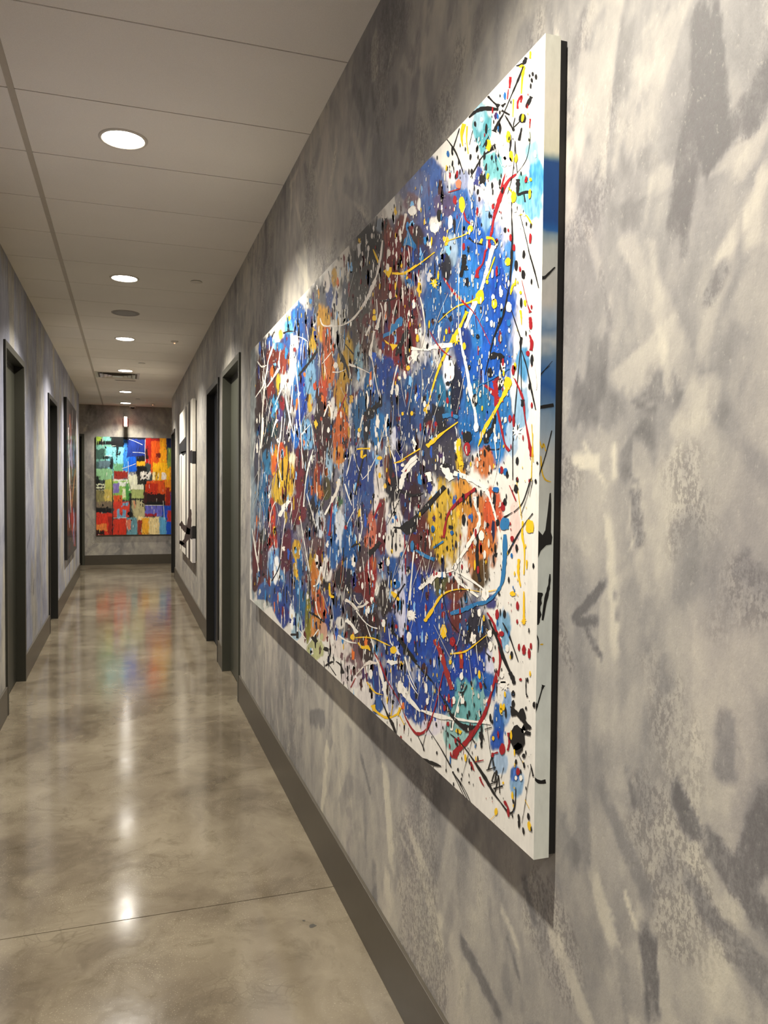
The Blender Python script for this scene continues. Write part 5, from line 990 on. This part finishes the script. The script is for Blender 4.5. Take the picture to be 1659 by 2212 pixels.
vv = [(BX, y, z) for y in np.linspace(BY0, BY1, 12) for z in np.linspace(BZ0, BZ1, 12)]
ff = [(i*12+j, i*12+j+1, (i+1)*12+j+1, (i+1)*12+j) for i in range(11) for j in range(11)]
vc = [(*[c*(.93+.07*math.sin(i*1.7)) for c in ivory], 1) for i in range(144)]
# near side, painted round the edge
zk = [BZ0, px_to_wall(418, 1166, BX)[1], px_to_wall(418, 1138, BX)[1], px_to_wall(418, 1001, BX)[1], px_to_wall(418, 973, BX)[1], BZ1]
kc = [srgb(196, 192, 190), ink, srgb(206, 200, 188), ink, srgb(190, 184, 172)]
for a, b, c in zip(zk[:-1], zk[1:], kc):
    k = len(vv); vv += [(BX, BY0, a), (XR-.012, BY0, a), (XR-.012, BY0, b), (BX, BY0, b)]; vc += [(*c, 1)]*4; ff.append((k, k+1, k+2, k+3))
k = len(vv); X2 = XR-.012
vv += [(BX, BY0, BZ0), (X2, BY0, BZ0), (X2, BY1, BZ0), (BX, BY1, BZ0), (BX, BY0, BZ1), (X2, BY0, BZ1), (X2, BY1, BZ1), (BX, BY1, BZ1)]; vc += [(*ivory, 1)]*8
ff += [tuple(k+i for i in f) for f in ((0, 1, 2, 3), (4, 7, 6, 5), (3, 2, 6, 7), (1, 5, 6, 2))]
e = empty('banded_painting', (XR, 10.4, BZ0)); tag(e, 'tall white abstract canvas crossed by black bands, on the right wall past the doors', 'painting')
parent_keep(canvas_mesh('canvas', vv, ff, vc, PB, M_CANVAS, None), e)
bm = bmesh.new(); box(bm, X2, XR-.0006, BY0+.02, BY1-.02, BZ0+.02, BZ1-.02); parent_keep(link_mesh('back_frame', bm, M_BLACK), e)

# -- left wall: dark glossy canvas in a black tray
LX, LY0, LY1, LZ0, LZ1 = -.7305, 10.85, 12.85, .572, 2.692
def pixL(u, v):
    y, z = px_to_wall(120+u/5.53, 840+v/5.53, LX); return (min(max(y, LY0+.01), LY1-.01), min(max(z, LZ0+.01), LZ1-.01))
PL = Paint(lambda a, b, l: (LX+l, a, b), pixL, 12)
c = {'lil': srgb(120, 108, 130), 'wh': srgb(225, 220, 215), 'or': srgb(176, 118, 66), 'red': srgb(130, 40, 30), 'bl': srgb(110, 130, 170), 'br': srgb(92, 52, 40), 'dk': srgb(30, 22, 20)}
for k, wd, *pts in [('br', [12, 26, 22, 10], (170, 300), (180, 500), (190, 800), (185, 1100)), ('lil', [8, 30, 34, 12], (190, 560), (185, 720), (190, 850), (200, 960)), ('bl', [6, 12, 8], (220, 560), (215, 740), (220, 900)),
  ('red', [14, 30, 34, 20], (190, 1350), (200, 1550), (215, 1720), (230, 1880)), ('or', [3, 8, 10, 4], (240, 930), (222, 1100), (208, 1250), (196, 1420)), ('or', [3, 8, 6], (160, 950), (172, 1200), (190, 1400)),
  ('wh', [3, 5, 6, 6, 3], (153, 460), (158, 700), (165, 900), (172, 1200), (184, 1480)), ('wh', [2, 6, 3], (242, 480), (234, 620), (228, 740)), ('wh', [2, 5, 2], (205, 250), (200, 360), (196, 480)), ('bl', [4, 12, 4], (158, 1440), (162, 1540), (170, 1660)),
  ('bl', [4, 12, 14, 4], (215, 1420), (222, 1560), (216, 1700), (222, 1860)), ('wh', [2, 4, 2], (160, 1500), (164, 1580), (168, 1660)), ('wh', [1, 3, 1], (212, 1440), (218, 1600), (214, 1700)), ('red', [2, 5, 2], (180, 1150), (196, 1400), (205, 1650))]:
    PL.line(pts, [w_*1.0 for w_ in wd], c[k], .3); PL.layer(.00001)
r6 = random.Random(3)
for i in range(70):
    u, v = r6.uniform(150, 240), r6.uniform(300, 1850)
    PL.line([(u, v), (u+r6.uniform(-6, 6), v+r6.uniform(40, 120))], [1, 3], c[r6.choice(['br', 'or', 'lil', 'red', 'dk', 'bl'])], .4, 3)
M_GLOSS = canvas_mat('varnished_canvas', .45, .05, .22)
vv = [(LX, LY0+.004, LZ0+.004), (LX, LY1-.004, LZ0+.004), (LX, LY1-.004, LZ1-.004), (LX, LY0+.004, LZ1-.004)]
e = empty('streaked_painting', (XL, 11.85, LZ0)); tag(e, 'tall dark glossy abstract canvas with red, white and blue streaks, on the left wall', 'painting')
parent_keep(canvas_mesh('canvas', vv, [(0, 1, 2, 3)], [(*srgb(34, 26, 23), 1)]*4, PL, M_GLOSS, None), e)
bm = bmesh.new(); box(bm, XL+.0006, LX-.0004, LY0, LY1, LZ0, LZ1); parent_keep(link_mesh('edge_frame', bm, M_BLACK, bevel=.002), e)

# ---------------------------------------------------------------- signs and fittings
# exit sign set end-on to the viewer on the far wall
e = empty('exit_sign', (-.010, YF, 2.78)); tag(e, 'small glowing exit sign seen edge-on, on the far wall above the painting', 'sign')
bm = bmesh.new(); box(bm, -.030, .030, -.285, -.012, -.095, .095); link_mesh('housing', bm, M_WHITE, e, bevel=.004)
bm = bmesh.new(); box(bm, -.056, .056, -.012, -.0006, -.078, .078); link_mesh('canopy', bm, paint_mat('sign_canopy', srgb(120, 84, 78), .5), e, bevel=.003)
M_RED = emit_mat('red_sign_glow', (1.0, .13, .10), 1.1)
M_ENDLIT = emit_mat('white_sign_glow', (1, .96, .95), 2.2)
for s_ in (-1, 1):
    bm = bmesh.new(); box(bm, min(s_*.0302, s_*.0312), max(s_*.0302, s_*.0312), -.27, -.03, -.078, .078); link_mesh('lit_panel', bm, M_RED, e)
bm = bmesh.new(); box(bm, -.025, .025, -.2862, -.2852, -.088, .088); link_mesh('end_light', bm, M_ENDLIT, e)

# dome camera on the ceiling in front of the far wall
e = empty('dome_camera', (.118, 15.90, HC)); tag(e, 'small white ceiling camera with a black dome, above the far painting', 'camera')
bm = bmesh.new(); lathe(bm, 0, 0, [(.062, 0), (.062, -.022), (.055, -.034), (.042, -.036)], 32); link_mesh('base', bm, M_WHITE, e)
bm = bmesh.new(); lathe(bm, 0, 0, [(.041*math.cos(t), -.034-.032*math.sin(t)) for t in [i*math.pi/2/8 for i in range(8)]]+[(.001, -.066)], 32)
link_mesh('dome', bm, paint_mat('smoked_dome', srgb(14, 12, 12), .08), e)

for (x, y), lb in zip([(.508, 6.09), (.190, 10.36), (.201, 14.66)], ['flush round sprinkler cover beside the second downlight', 'small round sprinkler cover before the air vent', 'farthest sprinkler cover, near the end of the ceiling']):
    e = empty('sprinkler_cover', (x, y, HC)); tag(e, lb, 'sprinkler', 'concealed sprinkler covers on the ceiling')
    bm = bmesh.new(); lathe(bm, 0, 0, [(.044, -.0035), (.044, -.0055), (.040, -.0065), (.01, -.0068)], 36); link_mesh('plate', bm, M_WHITE, e)
    bm = bmesh.new(); lathe(bm, 0, 0, [(.0405, .0), (.0405, -.0036)], 36); link_mesh('cup', bm, M_BLACK, e)
for (x, y), lb in zip([(.495, 8.664), (.480, 15.42)], ['tiny ceiling sensor with an orange light, beside the third downlight', 'tiny ceiling sensor with a light at the far end of the ceiling']):
    e = empty('ceiling_sensor', (x, y, HC)); tag(e, lb, 'sensor', 'ceiling sensors')
    bm = bmesh.new(); lathe(bm, 0, 0, [(.040, 0), (.040, -.004), (.034, -.010), (.014, -.013), (.012, -.020)], 28); link_mesh('body', bm, M_WHITE, e)
    bm = bmesh.new(); lathe(bm, 0, 0, [(.008, -.020), (.007, -.026), (.002, -.028)], 16); link_mesh('indicator', bm, emit_mat('orange_indicator', (1, .42, .22), 2.2), e)

# round speaker
e = empty('ceiling_speaker', (-.004, 7.414, HC)); tag(e, 'round grey speaker grille in the ceiling between the second and third downlights', 'speaker')
bm = bmesh.new(); lathe(bm, 0, 0, [(.122, 0), (.122, -.003), (.117, -.005), (.113, -.004), (.113, -.002)], 56); link_mesh('rim', bm, paint_mat('speaker_rim', srgb(168, 160, 148), .5), e)
def grille_mat():
    t = NT('perforated_grille'); g = t.n('ShaderNodeNewGeometry')
    vo = t.n('ShaderNodeTexVoronoi'); vo.inputs['Scale'].default_value = 260; vo.inputs['Randomness'].default_value = 0; t.l(g.outputs['Position'], vo.inputs['Vector'])
    return t.set(t.ramp(vo.outputs['Distance'], [(.3, srgb(70, 68, 66)), (.42, srgb(150, 146, 140))]), .6)
bm = bmesh.new(); lathe(bm, 0, 0, [(.113, -.003), (.08, -.0042), (.02, -.0048)], 56); link_mesh('grille', bm, grille_mat(), e)

# four-way air diffuser in half a ceiling panel
VX, VY, VS = -.112, 11.627, .292
e = empty('air_vent', (VX, VY, HC)); tag(e, 'square four-way metal air vent in the ceiling beyond the fourth downlight', 'vent')
def sq_ring(bm, a, za, b, zb, cx=0, cy=0):
    A_ = [bm.verts.new((cx+a*i, cy+a*j, za)) for i, j in ((-1, -1), (1, -1), (1, 1), (-1, 1))]; B_ = [bm.verts.new((cx+b*i, cy+b*j, zb)) for i, j in ((-1, -1), (1, -1), (1, 1), (-1, 1))]
    for i in range(4): bm.faces.new((A_[i], A_[(i+1) % 4], B_[(i+1) % 4], B_[i]))
M_VENT = paint_mat('vent_metal', srgb(196, 188, 172), .35, 0, .03)
bm = bmesh.new(); sq_ring(bm, VS, -.001, VS, -.005); sq_ring(bm, VS, -.005, .262, -.005); sq_ring(bm, .262, -.005, .255, .02); link_mesh('frame', bm, M_VENT, e)
bm = bmesh.new(); box(bm, -.262, .262, -.262, .262, -.0006, .0004); link_mesh('duct_opening', bm, M_TEEDARK, e)
for a in (.232, .178, .124):
    bm = bmesh.new(); sq_ring(bm, a, -.018, a-.044, -.002); sq_ring(bm, a+.002, -.0185, a-.042, -.0015); sq_ring(bm, a, -.018, a+.002, -.0185); link_mesh('louver', bm, M_VENT, e)
bm = bmesh.new(); box(bm, -.07, .07, -.07, .07, -.020, -.014); link_mesh('centre_plate', bm, M_VENT, e, bevel=.003)
for s_ in (-1, 1):
    bm = bmesh.new(); box(bm, min(s_*.196, s_*.200), max(s_*.196, s_*.200), -.25, .25, -.020, -.003); link_mesh('divider', bm, M_VENT, e)
e = empty('slot_vent', (-.012, 12.13, HC)); tag(e, 'narrow dark slot vent in the ceiling just behind the square air vent', 'vent')
bm = bmesh.new(); box(bm, -.15, .15, -.035, .035, -.005, -.0008); link_mesh('frame', bm, M_VENT, e, bevel=.001)
bm = bmesh.new(); box(bm, -.135, .135, -.02, .02, -.0062, -.0051); link_mesh('slot', bm, M_TEEDARK, e)

# ---------------------------------------------------------------- ceiling fixtures
M_LENS = emit_mat('lamp_lens', LAMP_COL, LENS_GLOW)
LABELS = ['large round recessed downlight in the ceiling, nearest of the lit row', 'second lit downlight from the camera, just before the grey ceiling speaker',
          'third downlight along the ceiling, just beyond the grey ceiling speaker', 'fourth downlight, just in front of the square air vent',
          'fifth downlight, beyond the air vent before the ceiling ends', 'farthest small downlight, in front of the far wall and camera dome',
          'downlight overhead above the near end of the splatter painting', 'downlight behind the viewpoint, last of the corridor row']
for i, y in enumerate(LAMP_Y):
    e = empty('ceiling_downlight', (-.010, y, HC)); tag(e, LABELS[i], 'ceiling light', 'downlights along the corridor ceiling')
    bm = bmesh.new()
    lathe(bm, 0, 0, [(.0895, -.0005), (.0895, -.004), (.094, -.0065), (.102, -.006), (.106, -.002), (.106, .0)])
    link_mesh('trim_ring', bm, M_WHITE, e)
    bm = bmesh.new(); lathe(bm, 0, 0, [(.0885, -.0005), (.0885, -.004), (.06, -.0062), (.02, -.007)])
    link_mesh('lens', bm, M_LENS, e)
    L = bpy.data.lights.new('downlight_beam', 'SPOT'); L.energy = LAMP_W*LAMP_DIM[i]; L.color = LAMP_COL
    L.spot_size = math.radians(LAMP_CONE); L.spot_blend = LAMP_BLEND; L.shadow_soft_size = .035
    lo = bpy.data.objects.new('beam', L); C.objects.link(lo); lo.parent = e; lo.location = (0, 0, -.02)
